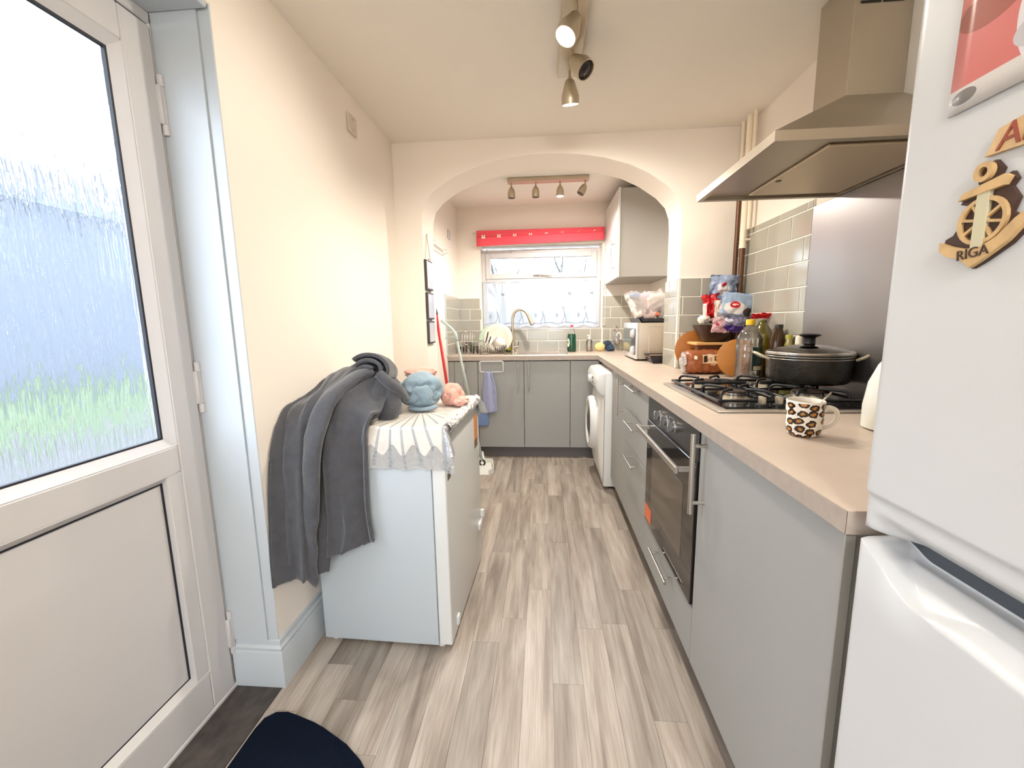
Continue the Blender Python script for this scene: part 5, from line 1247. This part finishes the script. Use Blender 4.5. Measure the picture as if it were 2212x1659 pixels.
# wire glass stand
t = thing('glass_stand', 'tall chrome wire stand for glasses in the left corner of the worktop', 'glass rack', (-.70, 3.86, .912))
bm = B()
for z in (.915, 1.0, 1.118): tube(bm, [(-.755, 3.80, z), (-.66, 3.80, z), (-.66, 3.92, z), (-.755, 3.92, z)], .0026, 6, closed=True)
for x in (-.755, -.73, -.707, -.683, -.66):
    for y in (3.80, 3.92): cyl(bm, (x, y, .9125), (x, y, 1.118), .0022, 6)
obj('wire_frame', bm, CHROME, t, True)
GLS = clear('tumbler_glass', (.93, .96, .95), .12)
for i, (x, y, z, r, h, lab) in enumerate(((-.708, 3.86, .9185, .032, .10, 'clear tumbler inside the corner wire stand'), (-.632, 3.80, .9125, .028, .075, 'small clear glass between wire stand and dish rack'), (-.790, 3.94, .9125, .027, .06, 'small clear glass in the corner behind the wire stand'))):
    bm = B(); lathe(bm, (x, y, z), [(.0, 0), (r*.85, 0), (r*.88, .004), (r, h), (r-.003, h), (r*.82, .010), (.0, .009)], 28, cap=False); solo('drinking_glass', bm, GLS, lab, 'glass', smooth=True)
# sponge holder by the tap
t = thing('sponge', 'yellow and green sponge pad beside the tap foot', 'sponge', (-.335, 3.99, .917))
bm = B(); box(bm, (-.372, 3.975, .930), (-.318, 4.020, .962), .006, 2); obj('foam', bm, M('yellow_foam', S(222, 208, 70), .9, bump=(200, .5)), t, auto=40)
bm = B(); box(bm, (-.374, 3.973, .918), (-.316, 4.022, .930), .003); obj('scourer', bm, M('dark_green_scourer', S(50, 72, 48), .95, bump=(260, .6)), t)
# dish soap bottle
t = thing('dish_soap_bottle', 'dark green dish soap bottle with red tipped cap on the sink edge', 'bottle', (.262, 3.945, .9125))
def squash(bm, c, fy):
    for v in bm.verts: v.co.y = c[1] + (v.co.y-c[1])*fy
c = (.262, 3.945, .9170)
bm = B(); lathe(bm, c, [(.0, 0), (.036, 0), (.041, .006), (.0415, .06), (.039, .10), (.039, .148), (.034, .165)], 32, cap=False); squash(bm, c, .62); obj('bottle_body', bm, M('dark_green_liquid', S(14, 70, 48), .12, spec=.6), t, True)
bm = B(); lathe(bm, c, [(.034, .165), (.028, .185), (.018, .212), (.014, .222), (.014, .232)], 28, cap=False); squash(bm, c, .7); obj('clear_shoulder', bm, clear('clear_plastic', (.92, .95, .94), .10, .12, (.9, .93, .93)), t, True)
bm = B(); lathe(bm, c, [(.0145, .230), (.0145, .240), (.010, .250), (.0, .251)], 20, cap=False); obj('cap', bm, M('red_cap', S(214, 60, 74), .35), t, True)
sheet('label', lambda u, v: Vector((c[0]+.0425*math.sin(lerp(-1.45, -.35, u)), c[1]-.0425*.64*math.cos(lerp(-1.45, -.35, u)), .958+.085*v)), 12, 6, printed('soap_label', S(14, 70, 48), [('e', .45, .5, .42, .48, S(232, 228, 206)), ('e', .4, .55, .22, .2, S(120, 160, 120))], .25), t)
# suction cup hanging brush holder etc. right of the window
t = thing('soap_dispenser', 'small clear pump dispenser with pinkish soap by the window wall', 'dispenser', (.432, 4.0, .9125))
bm = B(); lathe(bm, (.432, 4.0, .9125), [(.0, 0), (.027, 0), (.028, .004), (.028, .10), (.012, .118), (.010, .125)], 24, cap=False); obj('bottle_body', bm, clear('clear_plastic2', (.93, .95, .95), .10), t, True)
bm = B(); lathe(bm, (.432, 4.0, .9145), [(.0, 0), (.0255, 0), (.0255, .045), (.0, .045)], 24, cap=False); obj('soap_liquid', bm, M('pinkish_soap', S(222, 200, 190), .3), t, True)
bm = B(); cyl(bm, (.432, 4.0, .92), (.432, 4.0, 1.055), .004, 8); lathe(bm, (.432, 4.0, 1.030), [(.014, 0), (.014, .018), (.006, .02), (.006, .034)], 18); cyl(bm, (.432, 4.0, 1.067), (.408, 3.985, 1.060), .005, 8); obj('pump', bm, M('white_plastic'), t, auto=40)
bm = B(); blob(bm, (.532, 3.99, .955), (.050, .034, .043), .05, 10, 3, 3); solo('bath_sponge', bm, M('cream_yellow_foam', S(240, 214, 146), .9, bump=(160, .5)), 'rounded cream yellow sponge against the tiles right of the window', 'sponge', smooth=True)
bm = B(); blob(bm, (.600, 4.0, .985), (.038, .026, .026), .18, 16, 4, 4, True); blob(bm, (.63, 4.0, .945), (.045, .03, .033), .25, 18, 4, 7, True, flat_z=.913); solo('scrubbing_cloth', bm, M('blue_black_scourer', S(62, 84, 110), .9, noise=(18, .25), bump=(160, .6)), 'crumpled blue and dark scouring cloth beside the cream sponge', 'cloth', smooth=True)
t = thing('wall_hook_cup', 'clear suction hook cup with white handle on the tiles by the microwave', 'hook', (.69, 4.08, 1.03))
bm = B(); lathe(bm, (.698, 4.055, .975), [(.0, 0), (.022, .004), (.034, .03), (.040, .072), (.037, .072), (.030, .03), (.0, .008)], 24, cap=False); obj('cup', bm, clear('milky_plastic', (.9, .88, .9), .15, .25, (.92, .88, .9)), t, True)
bm = B(); tube(bm, smooth_path([(.690, 4.03, 1.05), (.705, 4.025, 1.085), (.728, 4.025, 1.075), (.735, 4.03, 1.04), (.725, 4.03, 1.02)], 12), .006, 8); obj('handle', bm, M('white_plastic'), t, True)
t = thing('suction_hook', 'small clear round suction hook stuck on the tiles above the hanging cup', 'hook', (.69, 4.088, 1.115))
bm = B(); lathe(bm, (.690, 4.0915, 1.125), [(.030, 0), (.026, -.006), (.010, -.010), (.008, -.018), (.0, -.019)], 22, 'y', cap=False); obj('suction_cup', bm, clear('milky_plastic'  , (.9, .88, .9)), t, True)

# ---------------------------------------------------------------- microwave corner
t = thing('microwave', 'silver microwave with dark door on the worktop behind the arch pier', 'microwave', (.80, 3.2, .912))
MX0, MX1, MY0, MY1, MZ0, MZ1 = .668, .985, 3.00, 3.46, .924, 1.182
MWS = M('silver_grey_case', S(176, 166, 150), .4, .35)
bm = B(); box(bm, (MX0, MY0, MZ0), (MX1, MY1, MZ1), .005, 2); obj('case', bm, MWS, t, auto=40)
bm = B(); tube(bm, [(.742, MY0-.001, .935), (.742, MY0-.001, 1.160), (.975, MY0-.001, 1.160)], .003, 6); obj('case_rib', bm, M('light_rib', S(206, 200, 186), .4), t)
bm = B(); box(bm, (MX0-.018, MY0+.002, MZ0), (MX0, MY1-.002, MZ1), .004, 2); fr = obj('front_frame', bm, M('bright_silver_plastic', S(222, 226, 230), .2, .4), t, auto=40)
bm = B(); box(bm, (MX0-.021, MY0+.125, MZ0+.035), (MX0-.017, MY1-.02, MZ1-.040), .002); obj('door_window', bm, M('dark_grey_glass', S(92, 102, 104), .08), fr)
bm = B(); box(bm, (MX0-.021, MY0+.010, MZ0+.03), (MX0-.017, MY0+.115, MZ1-.04), .002); obj('control_strip', bm, M('dark_strip', S(54, 48, 58), .2), fr)
for z in (1.105, .985):
    bm = B(); lathe(bm, (MX0-.021, MY0+.062, z), [(.032, 0), (.032, -.010), (.026, -.014), (.024, -.022), (.0, -.023)], 24, 'x', cap=False); obj('knob', bm, M('bright_silver_plastic'), fr, auto=40)
for y in (MY0+.03, MY1-.03):
    bm = B(); cyl(bm, (MX0+.03, y, .9122), (MX0+.03, y, .9245), .012, 10); obj('foot', bm, BLACK, t)
    bm = B(); cyl(bm, (MX1-.03, y, .9122), (MX1-.03, y, .9245), .012, 10); obj('foot', bm, BLACK, t)
t = thing('baking_tray', 'black baking tray lying on top of the microwave', 'tray', (.80, 3.18, 1.1825))
bm = B(); prism(bm, [(MX0+.02, 1.1825), (MX1-.01, 1.1825), (MX1, 1.212), (MX1-.008, 1.212), (MX1-.016, 1.189), (MX0+.026, 1.189), (MX0+.010, 1.212), (MX0+.002, 1.212)], 1, 3.01, 3.36)
for y in (3.01, 3.355): prism(bm, [(MX0+.02, 1.1825), (MX1-.01, 1.1825), (MX1, 1.212), (MX0+.002, 1.212)], 1, y, y+.006)
obj('tray_pan', bm, M('black_tray', S(28, 24, 32), .35), t)
bag = thing('carrier_bag', 'translucent white plastic bag of mixed wrappers on the black tray', 'bag', (.76, 3.18, 1.19))
BAGM = clear('thin_bag_film', (.95, .93, .93), .10, .42, (.95, .90, .88), .15)
def bagf(u, v):
    a = 2*PI*u; q = sstep(0, .25, v); k = noise.noise(Vector((math.cos(a)*1.6, math.sin(a)*1.6, v*3)))*.5+noise.noise(Vector((math.cos(a)*4, math.sin(a)*4, v*7)))*.35
    rx = lerp(.06, .155, v**.7)*q + .012*(1-q); ry = lerp(.05, .135, v**.7)*q
    top = 1.192 + v*.205 + (.035*noise.noise(Vector((math.cos(a)*3, math.sin(a)*3, 9))) if v > .8 else 0)*(v-.8)*5
    return Vector((.765+.0*v - .02*v + (rx+.02*k)*math.cos(a), 3.17 + (ry+.02*k)*math.sin(a), top + .008*k*(v > .1)))
sheet('bag_film', bagf, 64, 30, BAGM, bag)
for i, (dx, dy, dz, sx_, sy_, sz_, colr, mm) in enumerate(((-.07, -.03, .07, .045, .04, .05, S(236, 224, 216), 'paper'), (.0, -.05, .085, .05, .04, .07, S(222, 196, 186), 'peach_wrap'), (-.10, -.02, .185, .035, .03, .022, S(104, 150, 206), 'blue_wrap'), (-.045, -.02, .165, .04, .03, .03, S(196, 172, 196), 'mauve_wrap'), (-.0, -.01, .18, .035, .03, .03, S(226, 180, 190), 'rose_wrap'), (.05, -.03, .15, .05, .04, .05, S(240, 232, 220), 'paper2'), (.055, -.075, .05, .012, .012, .012, S(240, 120, 70), 'orange_dot'), (.09, .0, .11, .035, .04, .08, S(220, 218, 220), 'grey_wrap'))):
    bm = B(); blob(bm, (.765+dx, 3.17+dy, 1.192+dz), (sx_, sy_, sz_), .3, 20, 3, i+20, True); obj('wrapper', bm, M('wrapper_'+mm, colr, .45), bag, True)
bm = B()
for k in range(7):
    x = .775+.012*k; tube(bm, smooth_path([(x-.03, 3.10, 1.32-.01*k), (x, 3.095, 1.36), (x+.01, 3.11, 1.395-.004*k)], 6), .004, 6)
obj('drawn_handle', bm, M('white_plastic'), bag, True)
t = thing('loaf_tin', 'small black loaf tin in front of the microwave', 'tin', (.80, 2.86, .912))
bm = B()
bo = [(.725, 2.81), (.862, 2.81), (.862, 2.95), (.725, 2.95)]; to = [(.700, 2.80), (.868, 2.80), (.868, 2.965), (.700, 2.965)]; ti = [(.706, 2.806), (.862, 2.806), (.862, 2.959), (.706, 2.959)]; bi = [(.731, 2.816), (.857, 2.816), (.857, 2.944), (.731, 2.944)]
R0 = [bm.verts.new((*p, .9125)) for p in bo]; R1 = [bm.verts.new((*p, .968)) for p in to]; R2 = [bm.verts.new((*p, .968)) for p in ti]; R3 = [bm.verts.new((*p, .917)) for p in bi]
for a, b_ in ((R0, R1), (R1, R2), (R2, R3)):
    for k in range(4): bm.faces.new((a[k], a[(k+1) % 4], b_[(k+1) % 4], b_[k]))
bm.faces.new(R0[::-1]); bm.faces.new(R3); obj('tin_body', bm, M('black_tray'), t)
bm = B(); box(bm, (.7065, 2.8065, .950), (.8615, 2.9585, .960), .002); obj('contents', bm, M('tan_liner', S(206, 168, 132), .7), t)

# ---------------------------------------------------------------- pile in the corner by the hob
WOOD = M('honey_wood', S(180, 116, 38), .5, noise=(3, .82), stretch=(1, 1, 9)); WOOD2 = M('pale_board_edge', S(218, 168, 104), .5)
# bread loaf in its wrapper
t = thing('bread_loaf', 'sliced bread in an orange printed wrapper on the worktop by the arch pier', 'bread', (.86, 2.27, .912))
def loaf(u, v):
    a = 2*PI*u; s = lerp(-1, 1, v); e = (1-abs(s)**7)**.5 if abs(s) < 1 else 0
    cx, cz = math.cos(a), math.sin(a); sup = (abs(cx)**3.2+abs(cz)**3.2)**(-1/3.2)
    k = noise.noise(Vector((s*5, cx*3, cz*3)))*.006
    y = 2.275 + (.062*cx*sup+k)*max(.15, e); z = .971 + (.057*cz*sup + k)*max(.15, e) + (.010*max(0, cz) if e > .5 else 0)
    return Vector((.850 + s*.108, y, max(z, .9127)))
sheet('wrapped_loaf', loaf, 48, 40, printed('bread_wrap', S(152, 84, 44), [('r', .445, .68, .055, .30, S(232, 204, 168)), ('r', .445, .45, .040, .045, S(60, 44, 34)), ('r', .440, .74, .030, .08, S(110, 78, 54)), ('e', .435, .74, .018, .05, S(226, 200, 170)), ('r', .455, .58, .026, .02, S(190, 150, 104)), ('e', .515, .66, .012, .10, S(214, 170, 128)), ('e', .52, .8, .02, .12, S(134, 66, 34)), ('r', .425, .22, .022, .035, S(244, 232, 214))], .2, bump=(60, .4)), t)
bm = B(); blob(bm, (.748, 2.272, .975), (.016, .040, .045), .35, 24, 4, 31, True); obj('wrapper_end', bm, clear('clear_film', (.95, .95, .95), .2, .3, (.95, .95, .95)), t, True)
# chopping boards
def disc_board(name, c, r, th, nrm, mat, label, clip=None):
    nrm = Vector(nrm).normalized(); u_, v_ = frame_of(nrm); bm = B(); n_ = 56
    rings = []
    for rr_, h in ((r-.004, 0), (r, .003), (r, th-.003), (r-.004, th)):
        rings.append([bm.verts.new(Vector(c)+nrm*h+u_*math.cos(2*PI*k/n_)*rr_+v_*math.sin(2*PI*k/n_)*rr_) for k in range(n_)])
    for a, b_ in zip(rings, rings[1:]):
        for k in range(n_): bm.faces.new((a[k], a[(k+1) % n_], b_[(k+1) % n_], b_[k]))
    bm.faces.new(rings[0][::-1]); bm.faces.new(rings[-1]); return solo(name, bm, mat, label, 'board', auto=40)
disc_board('chopping_board', (.960, 2.130, 1.006), .094, .016, (-.32, -1, .10), WOOD, 'round honey wood board standing on edge behind the hob')
disc_board('chopping_board', (.882, 2.5175, 1.024), .110, .014, (0, -1, .03), M('darker_honey_wood', S(176, 108, 40), .5, noise=(3, .8)), 'round brown board leaning behind the bread loaf')
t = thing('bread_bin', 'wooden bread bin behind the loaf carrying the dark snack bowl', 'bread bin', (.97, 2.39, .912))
bm = B(); box(bm, (.842, 2.345, .9125), (1.050, 2.392, 1.058), .004); obj('bin_box', bm, M('dark_brown_bin', S(96, 52, 26), .5), t)  # front box in a darker brown than lid and side
bm = B(); box(bm, (.830, 2.335, 1.058), (1.055, 2.485, 1.074), .004); obj('bin_lid', bm, WOOD2, t)
bm = B(); box(bm, (.985, 2.392, .9125), (1.050, 2.482, 1.058), .004); obj('bin_side', bm, WOOD2, t)
# dark bowl with snacks
BW = Vector((.945, 2.405, 1.0745))
t = thing('snack_bowl', 'square dark brown bowl of snack packets on the wooden bin', 'bowl', BW)
bm = B(); n_ = 48
def sq(r, z, rc=.55):
    out = []
    for k in range(n_):
        a = 2*PI*k/n_; cx, cz = math.cos(a), math.sin(a); s = (abs(cx)**4+abs(cz)**4)**(-.25); out.append(bm.verts.new(BW+Vector((r*cx*s, r*.72*cz*s, z))))
    return out
R_ = [sq(.05, 0), sq(.062, .004), sq(.078, .035), sq(.100, .084), sq(.104, .094), sq(.100, .094), sq(.092, .080), sq(.058, .012)]
for a, b_ in zip(R_, R_[1:]):
    for k in range(n_): bm.faces.new((a[k], a[(k+1) % n_], b_[(k+1) % n_], b_[k]))
bm.faces.new(R_[0][::-1]); bm.faces.new(R_[-1]); obj('bowl_shell', bm, M('dark_brown_glaze', S(66, 46, 40), .3, noise=(30, .7)), t, auto=50)
SKY = S(168, 190, 218)
def pack(name, label, c, w_, h_, d_, mat, **k):
    o = pillow(name, c, w_, h_, d_, mat, None, **k); return tag(o, label, 'snack packet', None)
pack('snack_packet', 'blue grey crumpled bag at the very top of the snack pile', (.985, 2.405, 1.362), .148, .150, .060, printed('bag_blue_top', S(150, 164, 192), [('e', .46, .50, .22, .26, S(226, 224, 226)), ('e', .42, .66, .10, .08, S(204, 62, 84)), ('e', .5, .40, .15, .10, S(236, 214, 196)), ('r', .5, .02, .6, .09, S(112, 96, 150))], .3, bump=(40, .5)), lean=.10, crumple=.014, seed=1, roll=.05)
pack('snack_packet', 'bright red crumpled bag at the left of the snack pile', (.925, 2.395, 1.258), .095, .155, .045, printed('bag_red', S(196, 22, 34), [('r', .02, .3, .12, .4, S(232, 214, 208)), ('e', .3, .78, .2, .12, S(214, 30, 40)), ('r', .8, .1, .3, .12, S(150, 16, 32))], .25, bump=(40, .5)), lean=.12, crumple=.013, seed=2, roll=-.12)
pack('snack_packet', 'cream paper packet leaning on the red bag in the bowl', (.955, 2.352, 1.240), .062, .125, .018, printed('bag_cream', S(234, 222, 206), [('r', .5, .5, .25, .02, S(190, 150, 140)), ('r', .5, .6, .2, .015, S(190, 150, 140)), ('r', .92, .8, .14, .3, S(180, 130, 80))], .5), lean=.15, crumple=.006, seed=3, roll=-.12)
pack('snack_packet', 'pale blue bag with red oval badge and brown biscuit picture', (1.030, 2.345, 1.255), .165, .165, .055, printed('bag_biscuit', SKY, [('r', .5, .12, .7, .20, S(146, 146, 156)), ('e', .42, .52, .33, .20, S(240, 236, 232)), ('e', .40, .62, .15, .105, S(206, 36, 44)), ('r', .40, .63, .085, .014, S(246, 226, 222)), ('r', .37, .60, .04, .010, S(246, 226, 222)), ('e', .84, .42, .15, .14, S(70, 50, 44)), ('r', .9, .1, .12, .07, S(50, 44, 90))], .22, bump=(40, .4)), lean=.12, crumple=.006, seed=4, roll=.12)
pack('snack_packet', 'clear and violet film packet under the biscuit bag in the bowl', (1.018, 2.325, 1.170), .115, .085, .050, printed('bag_violet', S(136, 132, 160), [('r', .35, .25, .5, .22, S(72, 44, 132)), ('e', .2, .75, .2, .12, S(220, 220, 232))], .15, bump=(60, .7)), lean=.2, crumple=.009, seed=5, roll=.1)
pack('snack_packet', 'small pink packet tucked in the front of the bowl', (.950, 2.322, 1.160), .094, .068, .014, printed('bag_pink', S(240, 196, 200), [('e', .26, .66, .10, .12, S(176, 60, 90)), ('r', .62, .40, .03, .16, S(208, 130, 150)), ('r', .72, .40, .02, .18, S(208, 130, 150)), ('r', .82, .42, .03, .16, S(208, 130, 150)), ('r', .5, .36, .03, .1, S(208, 130, 150))], .4), lean=.25, crumple=.004, seed=6, roll=.06)
bm = B(); blob(bm, (.880, 2.37, 1.198), (.026, .02, .018), .45, 34, 4, 41, True); solo('wrapper', bm, M('crumpled_white_foil', S(232, 224, 212), .3, bump=(80, .5)), 'white crumpled wrapper at the left rim of the snack bowl', 'wrapper', smooth=True)
bm = B(); blob(bm, (.965, 2.355, 1.195), (.045, .03, .020), .35, 28, 4, 43, True); solo('wrapper', bm, M('maroon_foil', S(128, 66, 66), .3, noise=(40, .5, S(226, 204, 200)), bump=(80, .5)), 'maroon and white crinkled wrapper behind the pink packet', 'wrapper', smooth=True)
pack('snack_packet', 'flat bright red packet sticking out at the right of the pile', (1.078, 2.15, 1.212), .105, .038, .016, printed('bag_red_flat', S(206, 20, 30), [('e', .82, .5, .08, .12, S(240, 214, 208))], .3), lean=1.0, crumple=.006, seed=8, roll=-.02, yaw=-.15)
# water bottle and oil bottles
def bottle(name, label, c, prof, bodym, capm=None, capr=.016, caph=.022, liquid=None, lm=None, cat='bottle'):
    t = thing(name, label, cat, c); bm = B(); lathe(bm, c, [(.0, 0)]+prof, 36, cap=False); obj('bottle_body', bm, bodym, t, True)
    if liquid:
        bm = B(); lathe(bm, (c[0], c[1], c[2]+.002), liquid, 32, cap=False); obj('liquid', bm, lm, t, True)
    if capm:
        h = prof[-1][1]; bm = B(); lathe(bm, (c[0], c[1], c[2]+h-.004), [(capr, 0), (capr, caph-.003), (capr-.002, caph), (.0, caph)], 24, cap=False); obj('cap', bm, capm, t, auto=40)
    return t
PET = clear('clear_pet', (.90, .88, .84), .10, .10, (.75, .70, .66))
ribs = []
for k in range(8): ribs += [(.0545, .024+.0125*k), (.0525, .030+.0125*k)]
c = (.952, 2.005, .9125)
t = bottle('water_bottle', 'large clear plastic bottle with yellow cap and dark green label', c, [(.050, 0), (.054, .006), (.055, .018)]+ribs+[(.0545, .135), (.0545, .165), (.052, .170), (.0545, .175), (.052, .182), (.0545, .188), (.050, .205), (.036, .232), (.020, .250), (.0165, .254), (.0165, .262)], PET, M('yellow_cap', S(248, 196, 30), .4), .0195, .026)
sheet('label', lambda u, v: Vector((c[0]+.0552*math.sin(lerp(-.15, 1.15, u)), c[1]-.0552*math.cos(lerp(-.15, 1.15, u)), c[2]+lerp(.052, .158, v))), 14, 6, printed('bottle_label', S(34, 56, 54), [('r', .42, .10, .32, .085, S(214, 200, 172)), ('e', .5, .7, .3, .16, S(50, 76, 72)), ('e', .5, .42, .26, .10, S(52, 74, 72)), ('r', .95, .5, .04, .5, S(120, 124, 110)), ('r', .30, .10, .012, .06, S(120, 100, 84)), ('r', .40, .10, .012, .06, S(120, 100, 84)), ('r', .52, .10, .012, .06, S(120, 100, 84))], .35), t, label='dark green label with a bar code')
OILM = clear('olive_glass', (.60, .56, .16), .14, .30, S(120, 112, 30))
bottle('oil_bottle', 'big olive green oil bottle behind the yellow capped bottle', (1.045, 2.085, .9125), [(.048, 0), (.052, .006), (.052, .15), (.050, .19), (.038, .235), (.020, .262), (.017, .27)], OILM, M('olive_cap', S(96, 92, 40), .5), .019, .016, [(.0, 0), (.048, 0), (.048, .115), (.0, .115)], M('brown_oil', S(110, 58, 18), .2))
bottle('sauce_bottle', 'dark brown sauce bottle between the oil bottles', (1.068, 1.985, .9125), [(.033, 0), (.036, .005), (.036, .16), (.030, .20), (.018, .23), (.015, .245)], M('dark_brown_sauce_glass', S(64, 40, 20), .12), M('dark_cap', S(40, 34, 26), .5), .017, .018)
bottle('oil_bottle', 'slim yellow oil bottle standing against the splashback edge', (1.082, 1.925, .9125), [(.021, 0), (.024, .004), (.024, .135), (.018, .165), (.012, .185), (.012, .20)], clear('yellow_oil_glass', (.80, .76, .12), .16, .45, S(190, 178, 30)), M('yellow_green_cap', S(170, 164, 60), .4), .0135, .018)
bm = B(); lathe(bm, (1.090, 1.862, .9125), [(.0, 0), (.014, 0), (.015, .004), (.015, .205), (.010, .212), (.0, .213)], 24, cap=False); solo('candle', bm, M('cream_wax', S(232, 222, 200), .5), 'slim cream cylinder like a candle beside the yellow oil bottle', 'candle', smooth=True)

# groups of repeats
for stem_, g_ in (('snack_packet', 'snack packets piled in and on the dark bowl'), ('drinking_glass', 'clear glasses in the left worktop corner'), ('chopping_board', 'round chopping boards by the hob'), ('oil_bottle', 'oil bottles by the splashback'), ('base_cabinet', 'grey base cabinets'), ('peach_cloth', 'peach cloths on the freezer'), ('ceiling_spot_track', 'ceiling spot tracks'), ('plinth', 'plinths'), ('filler_panel', 'filler panels of the sink run'), ('wrapper', 'loose wrappers in the snack bowl'), ('bare_tree', 'bare trees outside the sink window')):
    for o in sc.objects:
        if o.parent is None and o.name.split('.')[0] == stem_ and o.get('label'): o['group'] = g_
